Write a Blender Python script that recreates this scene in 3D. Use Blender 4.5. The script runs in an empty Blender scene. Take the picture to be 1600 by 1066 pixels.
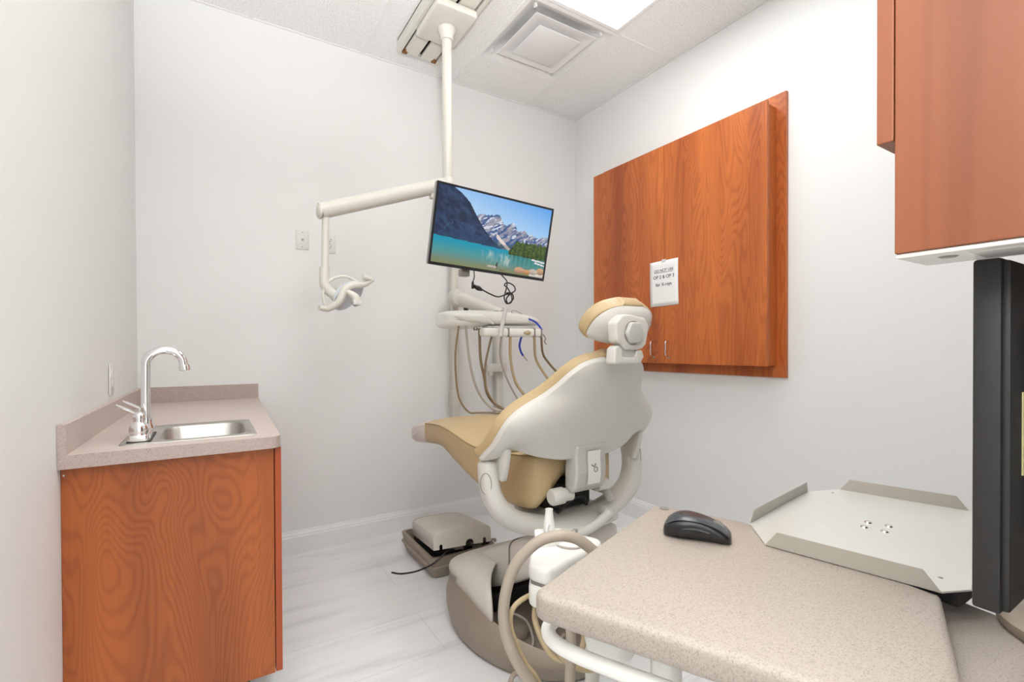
import bpy, bmesh, math, random
from mathutils import Vector, Matrix, noise
R = math.radians
PI = math.pi
scene = bpy.context.scene
COL = scene.collection

# ------------------------------------------------------------------ materials
def srgb(r, g, b):
    f = lambda c: (c/255/12.92) if c <= 10 else ((c/255+0.055)/1.055)**2.4
    return (f(r), f(g), f(b), 1)

class NT:
    def __init__(s, name):
        s.m = bpy.data.materials.new(name); s.m.use_nodes = True
        s.t = s.m.node_tree; s.n = s.t.nodes; s.l = s.t.links
        s.b = s.n['Principled BSDF']
    def add(s, t, **kw):
        n = s.n.new(t)
        for k, v in kw.items():
            if k in n.inputs.keys(): n.inputs[k].default_value = v
            else: setattr(n, k, v)
        return n
    def link(s, a, b): s.l.new(a, b)
    def coords(s, scale, kind='Object'):
        tc = s.add('ShaderNodeTexCoord'); mp = s.add('ShaderNodeMapping')
        mp.inputs['Scale'].default_value = scale
        s.link(tc.outputs[kind], mp.inputs['Vector']); return mp.outputs['Vector']
    def ramp(s, fac, stops):
        r = s.add('ShaderNodeValToRGB'); e = r.color_ramp.elements
        while len(e) < len(stops): e.new(0.5)
        for i, (p, c) in enumerate(stops): e[i].position = p; e[i].color = c
        s.link(fac, r.inputs['Fac']); return r.outputs['Color']
    def bump(s, h, strength, dist=0.002):
        b = s.add('ShaderNodeBump'); b.inputs['Strength'].default_value = strength; b.inputs['Distance'].default_value = dist
        s.link(h, b.inputs['Height']); s.link(b.outputs['Normal'], s.b.inputs['Normal'])

def plain(name, col, rough=0.5, metal=0.0, var=0.04, bump=0.0, nscale=30, coat=0, spec=0.5):
    """single colour with a faint procedural mottling"""
    N = NT(name); v = N.coords((nscale,)*3)
    n = N.add('ShaderNodeTexNoise', Scale=1.0, Detail=3.0); N.link(v, n.inputs['Vector'])
    lo = tuple(c*(1-var) for c in col[:3])+(1,); hi = tuple(min(1, c*(1+var)) for c in col[:3])+(1,)
    N.link(N.ramp(n.outputs['Fac'], [(.3, lo), (.7, hi)]), N.b.inputs['Base Color'])
    N.b.inputs['Roughness'].default_value = rough; N.b.inputs['Metallic'].default_value = metal
    N.b.inputs['Coat Weight'].default_value = coat; N.b.inputs['Specular IOR Level'].default_value = spec
    if bump: N.bump(n.outputs['Fac'], bump, 0.001)
    return N.m

def wood(name, light, dark, across=1.0, along=1.0, seed=0.0, rough=0.38, lines=58, contrast=1.0, grain_axis='Z'):
    N = NT(name)
    sc = {'Z': (5.2*across, 5.2*across, 1.35*along), 'X': (1.35*along, 5.2*across, 5.2*across)}[grain_axis]
    v = N.coords(sc)
    off = N.add('ShaderNodeVectorMath', operation='ADD'); off.inputs[1].default_value = (seed, seed*1.7, seed*.6); N.link(v, off.inputs[0])
    n = N.add('ShaderNodeTexNoise', Scale=1.0, Detail=1.5, Roughness=.4, Distortion=.7); N.link(off.outputs[0], n.inputs['Vector'])
    m = N.add('ShaderNodeMath', operation='MULTIPLY'); m.inputs[1].default_value = lines; N.link(n.outputs['Fac'], m.inputs[0])
    wv = N.coords({'Z': (30, 30, 5), 'X': (5, 30, 30)}[grain_axis]); wn = N.add('ShaderNodeTexNoise', Scale=1.0, Detail=2.0); N.link(wv, wn.inputs['Vector'])
    wm = N.add('ShaderNodeMath', operation='MULTIPLY_ADD'); wm.inputs[1].default_value = 2.6; N.link(wn.outputs['Fac'], wm.inputs[0]); N.link(m.outputs[0], wm.inputs[2]); m = wm
    si = N.add('ShaderNodeMath', operation='SINE'); N.link(m.outputs[0], si.inputs[0])
    ab = N.add('ShaderNodeMath', operation='MULTIPLY_ADD'); ab.inputs[1].default_value = .5; ab.inputs[2].default_value = .5; N.link(si.outputs[0], ab.inputs[0])
    pw = N.add('ShaderNodeMath', operation='POWER'); pw.inputs[1].default_value = 2.0; N.link(ab.outputs[0], pw.inputs[0])
    fs = {'Z': (110, 110, 3), 'X': (3, 110, 110)}[grain_axis]
    v2 = N.coords(fs); n2 = N.add('ShaderNodeTexNoise', Scale=1.0, Detail=2.0); N.link(v2, n2.inputs['Vector'])
    bs = {'Z': (7, 7, .5), 'X': (.5, 7, 7)}[grain_axis]
    v3 = N.coords(bs); n3 = N.add('ShaderNodeTexNoise', Scale=1.0, Detail=1.0); N.link(v3, n3.inputs['Vector'])
    a1 = N.add('ShaderNodeMath', operation='MULTIPLY_ADD'); a1.inputs[1].default_value = .21*contrast; N.link(pw.outputs[0], a1.inputs[0])
    a2 = N.add('ShaderNodeMath', operation='MULTIPLY_ADD'); a2.inputs[1].default_value = .25*contrast; N.link(n2.outputs['Fac'], a2.inputs[0])
    a3 = N.add('ShaderNodeMath', operation='MULTIPLY'); a3.inputs[1].default_value = .95; N.link(n3.outputs['Fac'], a3.inputs[0])
    N.link(a3.outputs[0], a2.inputs[2]); N.link(a2.outputs[0], a1.inputs[2])
    N.link(N.ramp(a1.outputs[0], [(.36, light), (1.02, dark)]), N.b.inputs['Base Color'])
    N.b.inputs['Roughness'].default_value = rough
    return N.m

def speckle(name, base, dark, light, scale=330, rough=.4):
    N = NT(name); v = N.coords((scale,)*3)
    n = N.add('ShaderNodeTexNoise', Scale=1.0, Detail=1.0, Roughness=.5); N.link(v, n.inputs['Vector'])
    w = N.coords((scale*.5,)*3)
    n2 = N.add('ShaderNodeTexNoise', Scale=1.0, Detail=2.0); N.link(w, n2.inputs['Vector'])
    c1 = N.ramp(n.outputs['Fac'], [(.30, dark), (.45, base), (.62, base), (.74, light)])
    c2 = N.ramp(n2.outputs['Fac'], [(.35, dark), (.5, base)])
    mx = N.add('ShaderNodeMix', data_type='RGBA'); mx.inputs['Factor'].default_value = .3
    N.link(c1, mx.inputs['A']); N.link(c2, mx.inputs['B'])
    N.link(mx.outputs['Result'], N.b.inputs['Base Color']); N.b.inputs['Roughness'].default_value = rough
    return N.m

def marble(name):
    N = NT(name)
    v = N.coords((1.1, 7.0, 1))
    n = N.add('ShaderNodeTexNoise', Scale=1.0, Detail=6.0, Roughness=.6, Distortion=.9); N.link(v, n.inputs['Vector'])
    c = N.ramp(n.outputs['Fac'], [(.30, (.76, .76, .765, 1)), (.45, (.885, .885, .885, 1)), (.62, (.92, .92, .918, 1))])
    v2 = N.coords((1, 1, 1))
    br = N.add('ShaderNodeTexBrick', Scale=1.0); br.offset = .5
    br.inputs['Brick Width'].default_value = 1.22; br.inputs['Row Height'].default_value = .305; br.inputs['Mortar Size'].default_value = .0016
    br.inputs['Mortar Smooth'].default_value = .2
    br.inputs['Color1'].default_value = (1, 1, 1, 1); br.inputs['Color2'].default_value = (.965, .965, .965, 1); br.inputs['Mortar'].default_value = (.80, .80, .80, 1)
    mp = N.add('ShaderNodeMapping'); mp.inputs['Location'].default_value = (.2, -.26, 0); N.link(v2, mp.inputs['Vector'])
    N.link(mp.outputs['Vector'], br.inputs['Vector'])
    mx = N.add('ShaderNodeMix', data_type='RGBA', blend_type='MULTIPLY'); mx.inputs['Factor'].default_value = 1
    N.link(c, mx.inputs['A']); N.link(br.outputs['Color'], mx.inputs['B'])
    N.link(mx.outputs['Result'], N.b.inputs['Base Color']); N.b.inputs['Roughness'].default_value = .32
    return N.m

def wallmat(name, col):
    N = NT(name); v = N.coords((90,)*3)
    n = N.add('ShaderNodeTexNoise', Scale=1.0, Detail=3.0); N.link(v, n.inputs['Vector'])
    v2 = N.coords((1.2,)*3); n2 = N.add('ShaderNodeTexNoise', Scale=1.0, Detail=2.0); N.link(v2, n2.inputs['Vector'])
    lo = tuple(c*.985 for c in col[:3])+(1,)
    N.link(N.ramp(n2.outputs['Fac'], [(.3, lo), (.7, col)]), N.b.inputs['Base Color'])
    N.b.inputs['Roughness'].default_value = .55; N.bump(n.outputs['Fac'], .12, .002)
    return N.m

def tilemat(name):
    N = NT(name); v = N.coords((170,)*3)
    n = N.add('ShaderNodeTexNoise', Scale=1.0, Detail=2.0, Roughness=.6); N.link(v, n.inputs['Vector'])
    N.link(N.ramp(n.outputs['Fac'], [(.33, (.52, .52, .51, 1)), (.43, (.92, .92, .915, 1)), (.8, (.94, .94, .935, 1))]), N.b.inputs['Base Color'])
    N.b.inputs['Roughness'].default_value = .9; N.bump(n.outputs['Fac'], .25, .002)
    return N.m

def emit(name, col, strength, noise_amt=0):
    N = NT(name)
    N.b.inputs['Base Color'].default_value = (.8, .8, .8, 1)
    N.b.inputs['Emission Color'].default_value = col; N.b.inputs['Emission Strength'].default_value = strength
    return N.m

M = {}
M['wall'] = wallmat('painted_wall', (.848, .85, .84, 1))
M['trim'] = plain('white_trim_paint', (.88, .88, .875, 1), .4, var=.01)
M['tile'] = tilemat('acoustic_tile')
M['grid'] = plain('ceiling_grid_white', (.88, .88, .87, 1), .5, var=.01)
M['floor'] = marble('marble_tile')
M['wood_a'] = wood('cherry_laminate_cathedral', srgb(184, 99, 40), srgb(120, 54, 22), .95, 1.0, 3.1, lines=260, contrast=.75)
M['wood_b'] = wood('cherry_laminate_straight', srgb(208, 116, 54), srgb(144, 66, 29), 1.35, .62, 9.3, lines=150, contrast=.85)
M['wood_c'] = wood('cherry_laminate_fine', srgb(162, 96, 60), srgb(124, 67, 40), 2.2, .3, 5.7, lines=26, contrast=.6)
M['wood_edge'] = wood('cherry_edge_band', srgb(186, 86, 40), srgb(140, 58, 26), 2.2, .3, 1.7, lines=20, contrast=.6)
M['black_gap'] = plain('dark_gap', (.012, .011, .01, 1), .8)
M['corian'] = speckle('beige_speckled_worktop', srgb(177, 166, 155), srgb(149, 136, 124), srgb(190, 181, 172), 520, .45)
M['lam'] = speckle('pink_beige_laminate', srgb(206, 190, 182), srgb(178, 158, 150), srgb(216, 202, 195), 520, .45)
M['lam_edge'] = speckle('pink_beige_laminate_edge', srgb(186, 168, 160), srgb(150, 132, 124), srgb(198, 184, 176), 420, .5)
M['steel'] = plain('brushed_steel', (.50, .48, .45, 1), .38, 1.0, .08, nscale=60)
M['chrome'] = plain('chrome', (.86, .86, .87, 1), .06, 1.0, .01)
M['nickel'] = plain('satin_nickel', (.72, .70, .68, 1), .25, 1.0, .02)
M['tan'] = plain('tan_upholstery', srgb(193, 168, 126), .42, var=.03, bump=.08, nscale=160)
M['chair'] = plain('warm_grey_plastic', srgb(214, 211, 203), .38, var=.012, coat=.15)
M['chair_d'] = plain('grey_plastic', srgb(196, 194, 187), .42, var=.012)
M['seam'] = plain('tan_seam', srgb(165, 138, 96), .5)
M['toe'] = plain('pale_textured_plastic', srgb(226, 216, 209), .5, var=.03)
M['taupe'] = plain('taupe_plastic', srgb(155, 142, 127), .45, var=.03)
M['cover'] = plain('greige_plastic', srgb(214, 208, 198), .42, var=.012)
M['white'] = plain('white_plastic', srgb(236, 235, 229), .3, var=.008, coat=.2)
M['ivory'] = plain('ivory_metal', srgb(219, 216, 206), .33, var=.012, coat=.2)
M['greige'] = plain('greige_painted_metal', srgb(208, 207, 200), .28, var=.012, coat=.3)
M['flange'] = plain('shaded_greige_metal', srgb(182, 176, 165), .35, var=.01)  # same metal as the tray plate, with the flange shade put into the colour
M['hose_t'] = plain('taupe_hose', srgb(170, 157, 142), .45)
M['hose_b'] = plain('brown_hose', srgb(132, 112, 84), .42)
M['hose_y'] = plain('tan_hose', srgb(190, 170, 134), .42)
M['hose_g'] = plain('grey_hose', srgb(178, 170, 160), .42)
M['blue'] = plain('blue_tubing', srgb(36, 70, 190), .35)
M['black'] = plain('black_plastic', (.012, .012, .014, 1), .28, var=.1)
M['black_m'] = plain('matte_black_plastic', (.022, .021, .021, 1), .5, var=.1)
M['grey_dk'] = plain('charcoal_plastic', (.05, .055, .062, 1), .25, var=.05)
M['silver_bz'] = plain('silver_bezel_side', (.33, .35, .34, 1), .3, .7, .03)
M['metal_dk'] = plain('dull_metal', (.35, .34, .32, 1), .35, .9, .05)
M['rust'] = plain('rusty_clip', srgb(140, 92, 48), .7, var=.3)
M['paper'] = plain('white_paper', (.90, .89, .88, 1), .8, var=.01)
M['ink'] = plain('dark_ink', (.03, .03, .035, 1), .7)
M['note'] = plain('yellow_paper', srgb(225, 214, 160), .8, var=.02)
M['vent'] = plain('white_vent_metal', (.80, .80, .795, 1), .5, var=.01)
M['duct'] = plain('dark_duct', (.05, .05, .05, 1), .8)
M['lens'] = emit('lit_diffuser', (.97, 1, .99, 1), 7.0)
M['lens_fill'] = emit('hall_fill_diffuser', (.97, 1, .99, 1), 14.0)  # stronger glow for the added hallway fill light
M['pcb'] = plain('dark_wiring', (.02, .02, .02, 1), .6, var=.5, nscale=80)
M['line'] = plain('grey_outline', srgb(140, 134, 128), .5)
M['plate'] = plain('ivory_wall_plate', srgb(226, 225, 220), .35, var=.005)
M['slot'] = plain('outlet_slot', (.03, .03, .03, 1), .6)
M['reflector'] = plain('lamp_reflector', (.74, .79, .88, 1), .3, .2, .01)
M['clear'] = plain('milky_plastic', srgb(226, 225, 222), .2, var=.01)

# ------------------------------------------------------------------ geometry helpers
def BM(): return bmesh.new()

def box(bm, x0, x1, y0, y1, z0, z1, bev=0.0, seg=2):
    r = bmesh.ops.create_cube(bm, size=1.0)
    for v in r['verts']:
        v.co = Vector(((x0+x1)/2+v.co.x*(x1-x0), (y0+y1)/2+v.co.y*(y1-y0), (z0+z1)/2+v.co.z*(z1-z0)))
    if bev:
        es = list({e for v in r['verts'] for e in v.link_edges})
        bmesh.ops.bevel(bm, geom=es, offset=bev, segments=seg, profile=.5, affect='EDGES')
    return bm

def prism(bm, pts, axis, a0, a1, bev=0.0, seg=2):
    """polygon given in the two other axes, extruded along axis from a0 to a1"""
    def mk(p, a):
        if axis == 'z': return (p[0], p[1], a)
        if axis == 'y': return (p[0], a, p[1])
        return (a, p[0], p[1])
    lo = [bm.verts.new(mk(p, a0)) for p in pts]; hi = [bm.verts.new(mk(p, a1)) for p in pts]
    n = len(pts); fs = [bm.faces.new(lo[::-1]), bm.faces.new(hi)]
    for i in range(n): fs.append(bm.faces.new((lo[i], lo[(i+1) % n], hi[(i+1) % n], hi[i])))
    bmesh.ops.recalc_face_normals(bm, faces=fs)
    if bev:
        es = [e for e in fs[0].edges]+[e for e in fs[1].edges]
        bmesh.ops.bevel(bm, geom=es, offset=bev, segments=seg, profile=.5, affect='EDGES')
    return bm

def roundpoly(pts, rad, seg=5):
    """round the corners of a polygon; rad a number or one per corner"""
    out = []; n = len(pts)
    for i in range(n):
        r = rad[i] if isinstance(rad, (list, tuple)) else rad
        p = Vector(pts[i]); a = Vector(pts[i-1])-p; b = Vector(pts[(i+1) % n])-p
        if r <= 0: out.append(tuple(p)); continue
        ang = a.angle(b); d = min(r/math.tan(ang/2), a.length*.49, b.length*.49)
        p0 = p+a.normalized()*d; p1 = p+b.normalized()*d
        for k in range(seg+1):
            t = k/seg; out.append(tuple(p0*(1-t)**2+p*2*t*(1-t)+p1*t*t))
    return out

def loft(bm, rings, cap0=True, cap1=True, closed=True):
    vs = [[bm.verts.new(p) for p in r] for r in rings]
    fs = []
    for a, b in zip(vs, vs[1:]):
        n = len(a)
        for i in range(n if closed else n-1):
            j = (i+1) % n
            fs.append(bm.faces.new((a[i], a[j], b[j], b[i])))
    if cap0 and closed: fs.append(bm.faces.new(vs[0][::-1]))
    if cap1 and closed: fs.append(bm.faces.new(vs[-1]))
    bmesh.ops.recalc_face_normals(bm, faces=fs)
    return bm

def smooth_path(pts, sub=6):
    P = [Vector(p) for p in pts]
    if len(P) < 3: return P
    E = [P[0]*2-P[1]]+P+[P[-1]*2-P[-2]]
    out = []
    for i in range(1, len(E)-2):
        a, b, c, d = E[i-1:i+3]
        for k in range(sub):
            t = k/sub
            out.append(.5*((2*b)+(c-a)*t+(2*a-5*b+4*c-d)*t*t+(3*b-a-3*c+d)*t**3))
    out.append(P[-1]); return out

def tube(bm, pts, r, n=12, sub=6, up=None, ry=None, cap=True):
    """swept tube; r number or function of t in 0..1; ry second radius (ellipse), up its reference"""
    P = smooth_path(pts, sub) if sub else [Vector(p) for p in pts]
    rings = []; T0 = None; U = None; L = len(P)
    for i, p in enumerate(P):
        T = (P[min(i+1, L-1)]-P[max(i-1, 0)]).normalized()
        if up is not None:
            U = Vector(up); U = (U-T*U.dot(T)).normalized()
        elif U is None:
            U = T.orthogonal().normalized()
        else:
            U = (U-T*U.dot(T)).normalized()
        V = T.cross(U)
        t = i/max(1, L-1)
        a = r(t) if callable(r) else r
        b = (ry(t) if callable(ry) else ry) if ry is not None else a
        rings.append([p+U*math.cos(2*PI*k/n)*a+V*math.sin(2*PI*k/n)*b for k in range(n)])
    return loft(bm, rings, cap, cap)

def lathe(bm, prof, c, axis=(0, 0, 1), n=28, cap=True):
    """profile of (radius, height) along axis from point c"""
    A = Vector(axis).normalized(); U = A.orthogonal().normalized(); V = A.cross(U); c = Vector(c)
    rings = [[c+A*h+U*math.cos(2*PI*k/n)*max(r, 1e-5)+V*math.sin(2*PI*k/n)*max(r, 1e-5) for k in range(n)] for r, h in prof]
    return loft(bm, rings, cap, cap)

def ball(bm, c, r, sx=1, sy=1, sz=1, n=20):
    q = bmesh.ops.create_uvsphere(bm, u_segments=n, v_segments=n//2, radius=r)
    for v in q['verts']: v.co = Vector((c[0]+v.co.x*sx, c[1]+v.co.y*sy, c[2]+v.co.z*sz))
    return bm

def interp(tab, x):
    """piecewise smooth table lookup: tab = [(x, v...)], x ascending (Catmull-Rom)"""
    if x <= tab[0][0]: return tab[0][1:]
    if x >= tab[-1][0]: return tab[-1][1:]
    for i in range(len(tab)-1):
        if tab[i][0] <= x <= tab[i+1][0]:
            t = (x-tab[i][0])/(tab[i+1][0]-tab[i][0])
            p0 = tab[max(i-1, 0)]; p1 = tab[i]; p2 = tab[i+1]; p3 = tab[min(i+2, len(tab)-1)]
            return tuple(.5*(2*b+(c-a)*t+(2*a-5*b+4*c-d)*t*t+(3*b-a-3*c+d)*t**3) for a, b, c, d in zip(p0[1:], p1[1:], p2[1:], p3[1:]))

def obj(name, bm, mat, parent=None, smooth=True, sub=0, bev=0, angle=40):
    """links bm (world coordinates) as one mesh object, under parent if given"""
    root = parent
    while root is not None and root.parent is not None: root = root.parent
    if root is not None: org = root.location.copy()
    else:
        xs = [v.co for v in bm.verts]
        org = Vector(((min(v.x for v in xs)+max(v.x for v in xs))/2, (min(v.y for v in xs)+max(v.y for v in xs))/2, min(v.z for v in xs)))
    bmesh.ops.translate(bm, verts=bm.verts, vec=-org)
    me = bpy.data.meshes.new(name); bm.to_mesh(me); bm.free()
    for m in (mat if isinstance(mat, (list, tuple)) else [mat]): me.materials.append(M[m] if isinstance(m, str) else m)
    if smooth:
        me.polygons.foreach_set('use_smooth', [True]*len(me.polygons))
        if not sub:
            me.set_sharp_from_angle(angle=R(angle))
    o = bpy.data.objects.new(name, me); COL.objects.link(o)
    if parent is not None: o.parent = parent
    else: o.location = org
    if bev:
        m = o.modifiers.new('bevel', 'BEVEL'); m.width = bev; m.segments = 2; m.limit_method = 'ANGLE'
    if sub:
        m = o.modifiers.new('subsurf', 'SUBSURF'); m.levels = sub; m.render_levels = sub
    return o

def thing(name, label, cat, loc, group=None):
    o = bpy.data.objects.new(name, None); COL.objects.link(o); o.location = loc
    o.empty_display_size = .05
    tag(o, label, cat, group); return o

def tag(o, label, cat, group=None):
    o['label'] = label; o['category'] = cat
    if group: o['group'] = group
    return o

def struct(name, bm, mat, smooth=False):
    o = obj(name, bm, mat, None, smooth); o['kind'] = 'structure'; return o

def text_mesh(body, size, mat, origin, xdir, ydir, name, parent, align='CENTER', depth=.0004):
    cu = bpy.data.curves.new('tmp_text', 'FONT'); cu.body = body; cu.size = size; cu.align_x = align; cu.align_y = 'CENTER'; cu.extrude = depth
    cu.resolution_u = 3
    ob = bpy.data.objects.new('tmp_text', cu); COL.objects.link(ob)
    bpy.context.view_layer.update()
    dg = bpy.context.evaluated_depsgraph_get()
    me = bpy.data.meshes.new_from_object(ob.evaluated_get(dg))
    bm = BM(); bm.from_mesh(me)
    bpy.data.objects.remove(ob); bpy.data.curves.remove(cu); bpy.data.meshes.remove(me)
    X = Vector(xdir).normalized(); Y = Vector(ydir).normalized(); Z = X.cross(Y); O = Vector(origin)
    for v in bm.verts: v.co = O+X*v.co.x+Y*v.co.y+Z*v.co.z
    return bm

# ------------------------------------------------------------------ the room
XR, YB, ZC = 2.494, 3.02, 3.0
YN = -.09            # near wall beside the doorway the picture is taken from
YH = -1.9            # end of the hallway behind
XLB, XLN = -.309, -.36   # left wall at the back and at the near end
xl = lambda y: XLB+(YB-y)/(YB-YH)*(-.09)

struct('floor', box(BM(), -.7, XR+.15, YH-.12, YB+.12, -.1, 0), 'floor')
struct('wall_back', box(BM(), -.6, XR+.12, YB, YB+.12, 0, ZC+.25), 'wall')
struct('wall_right', box(BM(), XR, XR+.12, YN, YB, 0, ZC+.25), 'wall')
bm = BM(); prism(bm, [(xl(YB), YB), (xl(YH), YH), (xl(YH)-.12, YH), (xl(YB)-.12, YB)], 'z', 0, ZC+.25); struct('wall_left', bm, 'wall')
struct('wall_near', box(BM(), .52, XR+.12, YN-.12, YN, 0, ZC+.25), 'wall')
struct('wall_hall', box(BM(), -.6, 1.72, YH-.12, YH, 0, ZC+.25), 'wall')
struct('wall_hall_side', box(BM(), 1.6, 1.72, YH, YN-.12, 0, ZC+.25), 'wall')

# baseboards: a stepped profile
def baseboard(name, p0, p1, nrm):
    p0, p1, n = Vector(p0), Vector(p1), Vector(nrm)
    prof = [(0, 0), (.016, 0), (.016, .095), (.013, .101), (.013, .109), (.008, .119), (.006, .128), (0, .130)]
    bm = BM(); loft(bm, [[p+n*a+Vector((0, 0, b)) for a, b in prof] for p in (p0, p1)])
    o = struct(name, bm, 'trim'); return o
baseboard('baseboard_back', (.19, YB, 0), (XR, YB, 0), (0, -1, 0))
baseboard('baseboard_right', (XR, YB-.016, 0), (XR, YN, 0), (-1, 0, 0))
baseboard('baseboard_left', (xl(1.66), 1.66, 0), (xl(YH), YH, 0), (1, 0, 0))

# ceiling: acoustic panels with openings for the vent and the light
bm = BM()
gx = [-.7, .2, .81, 1.42, 2.02, XR+.12]; 
def cell(x0, x1, y0, y1): box(bm, x0, x1, y0, y1, ZC, ZC+.02)
for i in range(len(gx)-1):
    x0, x1 = gx[i], gx[i+1]
    if i == 3:
        cell(x0, x1, 2.67, YB+.1); cell(x0, x1, -.38, .84); cell(x0, x1, YH-.1, -.38)
    elif i == 1:
        cell(x0, x1, .84, YB+.1); cell(x0, x1, -.38, .23); cell(x0, x1, YH-.1, -1.6)
    else: cell(x0, x1, YH-.1, YB+.1)
struct('ceiling', bm, 'tile')
bm = BM(); box(bm, -.75, XR+.15, YH-.12, YB+.12, ZC+.22, ZC+.27); struct('ceiling_slab', bm, 'wall')
# white suspension bars
bm = BM()
for x in gx[1:-1]: box(bm, x-.012, x+.012, YH, YB-.0142, ZC-.004, ZC+.004)
for x0, x1, ys in ((-.6, .2, (2.06, .84, -.38)), (.2, .81, (.84, .23, -.38, -1.6)), (.81, 1.42, (2.06, .84, -.38)), (1.42, 2.02, (2.67, 2.06, .84, -.38)), (2.02, XR, (2.06, .84, -.38))):
    for y in ys: box(bm, x0+.0121, min(x1, XR-.0142)-.0121*(x1 < XR), y-.012, y+.012, ZC-.0035, ZC+.0035)
box(bm, -.5, XR, YB-.014, YB, ZC-.005, ZC-.0002); box(bm, XR-.014, XR, YN, YB-.014, ZC-.005, ZC-.0002)
o = struct('trim_1', bm, 'grid')

# ------------------------------------------------------------------ ceiling light
def troffer(x0, x1, y0, y1, label, lens='lens'):
    t = thing('ceiling_light', label, 'ceiling light', ((x0+x1)/2, (y0+y1)/2, ZC), None)
    b = BM()
    w = .022
    for a in ((x0, x0+w, y0, y1), (x1-w, x1, y0, y1), (x0+w, x1-w, y0, y0+w), (x0+w, x1-w, y1-w, y1)):
        box(b, *a, ZC-.006, ZC+.07)
    box(b, x0, x1, y0, y1, ZC+.07, ZC+.08)
    obj('frame', b, 'grid', t, False)
    b = BM()
    nx, ny = 12, 24
    rows = []
    for j in range(ny+1):
        y = y0+w+(y1-y0-2*w)*j/ny
        rows.append([Vector((x0+w+(x1-x0-2*w)*i/nx, y, ZC+.004+.012*math.sin(PI*i/nx)+.0015*math.sin(i*2.1+j*.9))) for i in range(nx+1)])
    loft(b, rows, closed=False)
    obj('diffuser', b, lens, t)
    return t
troffer(1.437, 2.003, .857, 2.043, 'bright rectangular troffer light in the ceiling beside the square air vent')
troffer(.217, .793, .247, .823, 'square fill light added out of view in the ceiling above the doorway end', 'lens')  # unseen lamp, added overhead to brighten everything from the front
troffer(.217, .793, -1.583, -.397, 'rectangular fill light added out of view in the hallway ceiling', 'lens_fill')  # unseen lamp, added to send more light in through the opening

# ------------------------------------------------------------------ ceiling vent
t = thing('ceiling_vent', 'square white plaque air vent set in the ceiling tile beside the light', 'air vent', (1.72, 2.365, ZC))
b = BM()
x0, x1, y0, y1 = 1.432, 2.008, 2.072, 2.658
ncx, ncy = 1.72, 2.365
def sq(cx, cy, hx, hy, z, n=8):
    pts = []
    for s in range(4):
        for k in range(n):
            u = -1+2*k/n
            p = [(u, -1), (1, u), (-u, 1), (-1, -u)][s]
            pts.append((cx+p[0]*hx, cy+p[1]*hy, z))
    return pts
def circ(cx, cy, r, z, n=32):
    return [(cx+r*math.cos(a), cy+r*math.sin(a), z) for a in [2*PI*k/n-PI*.75 for k in range(n)]]
rings = [sq(ncx, ncy, .288, .293, ZC+.001), sq(ncx, ncy, .284, .289, ZC-.002), sq(ncx, ncy, .274, .279, ZC+.002), sq(ncx, ncy, .22, .22, ZC+.036), sq(ncx, ncy, .17, .17, ZC+.055), circ(ncx, ncy, .13, ZC+.06)]
loft(b, rings, False, False)
obj('cone', b, 'vent', t)
b = BM(); loft(b, [circ(ncx, ncy, .13, ZC+.06), circ(ncx, ncy, .13, ZC+.2)], False, True); obj('duct', b, 'duct', t)
pcx, pcy = 1.722, 2.36
b = BM()
rings = [sq(pcx, pcy, .14, .14, ZC+.001), sq(pcx, pcy, .168, .168, ZC+.0005), sq(pcx, pcy, .178, .178, ZC-.004), sq(pcx, pcy, .212, .212, ZC-.006), sq(pcx, pcy, .214, .214, ZC-.004), sq(pcx, pcy, .211, .211, ZC-.001), sq(pcx, pcy, .15, .15, ZC+.006)]
loft(b, rings, True, True)
obj('outer_plate', b, 'vent', t, angle=25)
b = BM(); box(b, pcx-.148, pcx+.148, pcy-.148, pcy+.148, ZC-.016, ZC-.011, .002); obj('inner_plate', b, 'vent', t)
b = BM(); box(b, pcx-.09, pcx+.09, pcy-.09, pcy+.09, ZC-.0112, ZC+.05); obj('spacer', b, 'vent', t, False)
for sx, sy in ((-1, -1), (1, -1), (-1, 1), (1, 1)):
    b = BM(); box(b, ncx+sx*.232-.007, ncx+sx*.232+.007, ncy+sy*.236-.010, ncy+sy*.236+.010, ZC+.004, ZC+.03, .002); obj('hanger_tab', b, 'vent', t)

# ------------------------------------------------------------------ ceiling track
t = thing('ceiling_track', 'beige metal slotted track box fixed to the ceiling tiles', 'ceiling track', (1.08, 2.2, ZC))
zt0 = 2.925
b = BM()
tx0, tx1, ty0, ty1 = .945, 1.205, .9, 2.775
# side rails, floor strips with two slots between them, end stop
prism(b, roundpoly([(tx0, ty0), (tx0+.022, ty0), (tx0+.022, ty1), (tx0, ty1)], [0, 0, 0, .01]), 'z', zt0, ZC-.0005)
prism(b, [(tx1-.022, ty0), (tx1, ty0), (tx1, ty1), (tx1-.022, ty1)], 'z', zt0, ZC-.0005)
box(b, tx0, tx1, ty0, ty1, ZC-.012, ZC-.0006)
box(b, tx0+.022, tx1-.022, ty1-.006, ty1, zt0+.012, ZC-.012)
obj('housing', b, 'ivory', t, False, bev=.002)
b = BM(); box(b, tx0+.034, (tx0+tx1)/2-.009, ty0, ty1-.012, zt0+.004, zt0+.016); obj('slide_strip', b, 'ivory', t, False, bev=.001)
b = BM(); box(b, (tx0+tx1)/2+.009, tx1-.034, ty0, ty1-.012, zt0+.004, zt0+.016); obj('slide_strip', b, 'ivory', t, False, bev=.001)
b = BM(); box(b, tx0+.022, tx1-.022, ty0, ty1-.008, zt0+.03, zt0+.034); obj('slot_back', b, 'black_gap', t, False)
for x in (tx0+.036, tx1-.042):
    b = BM(); box(b, x-.01, x+.02, ty1-.03, ty1-.008, zt0-.002, zt0+.02, .003); box(b, x-.004, x+.004, ty1-.05, ty1-.02, zt0-.004, zt0+.01, .002); obj('end_clip', b, 'rust', t)

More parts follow.
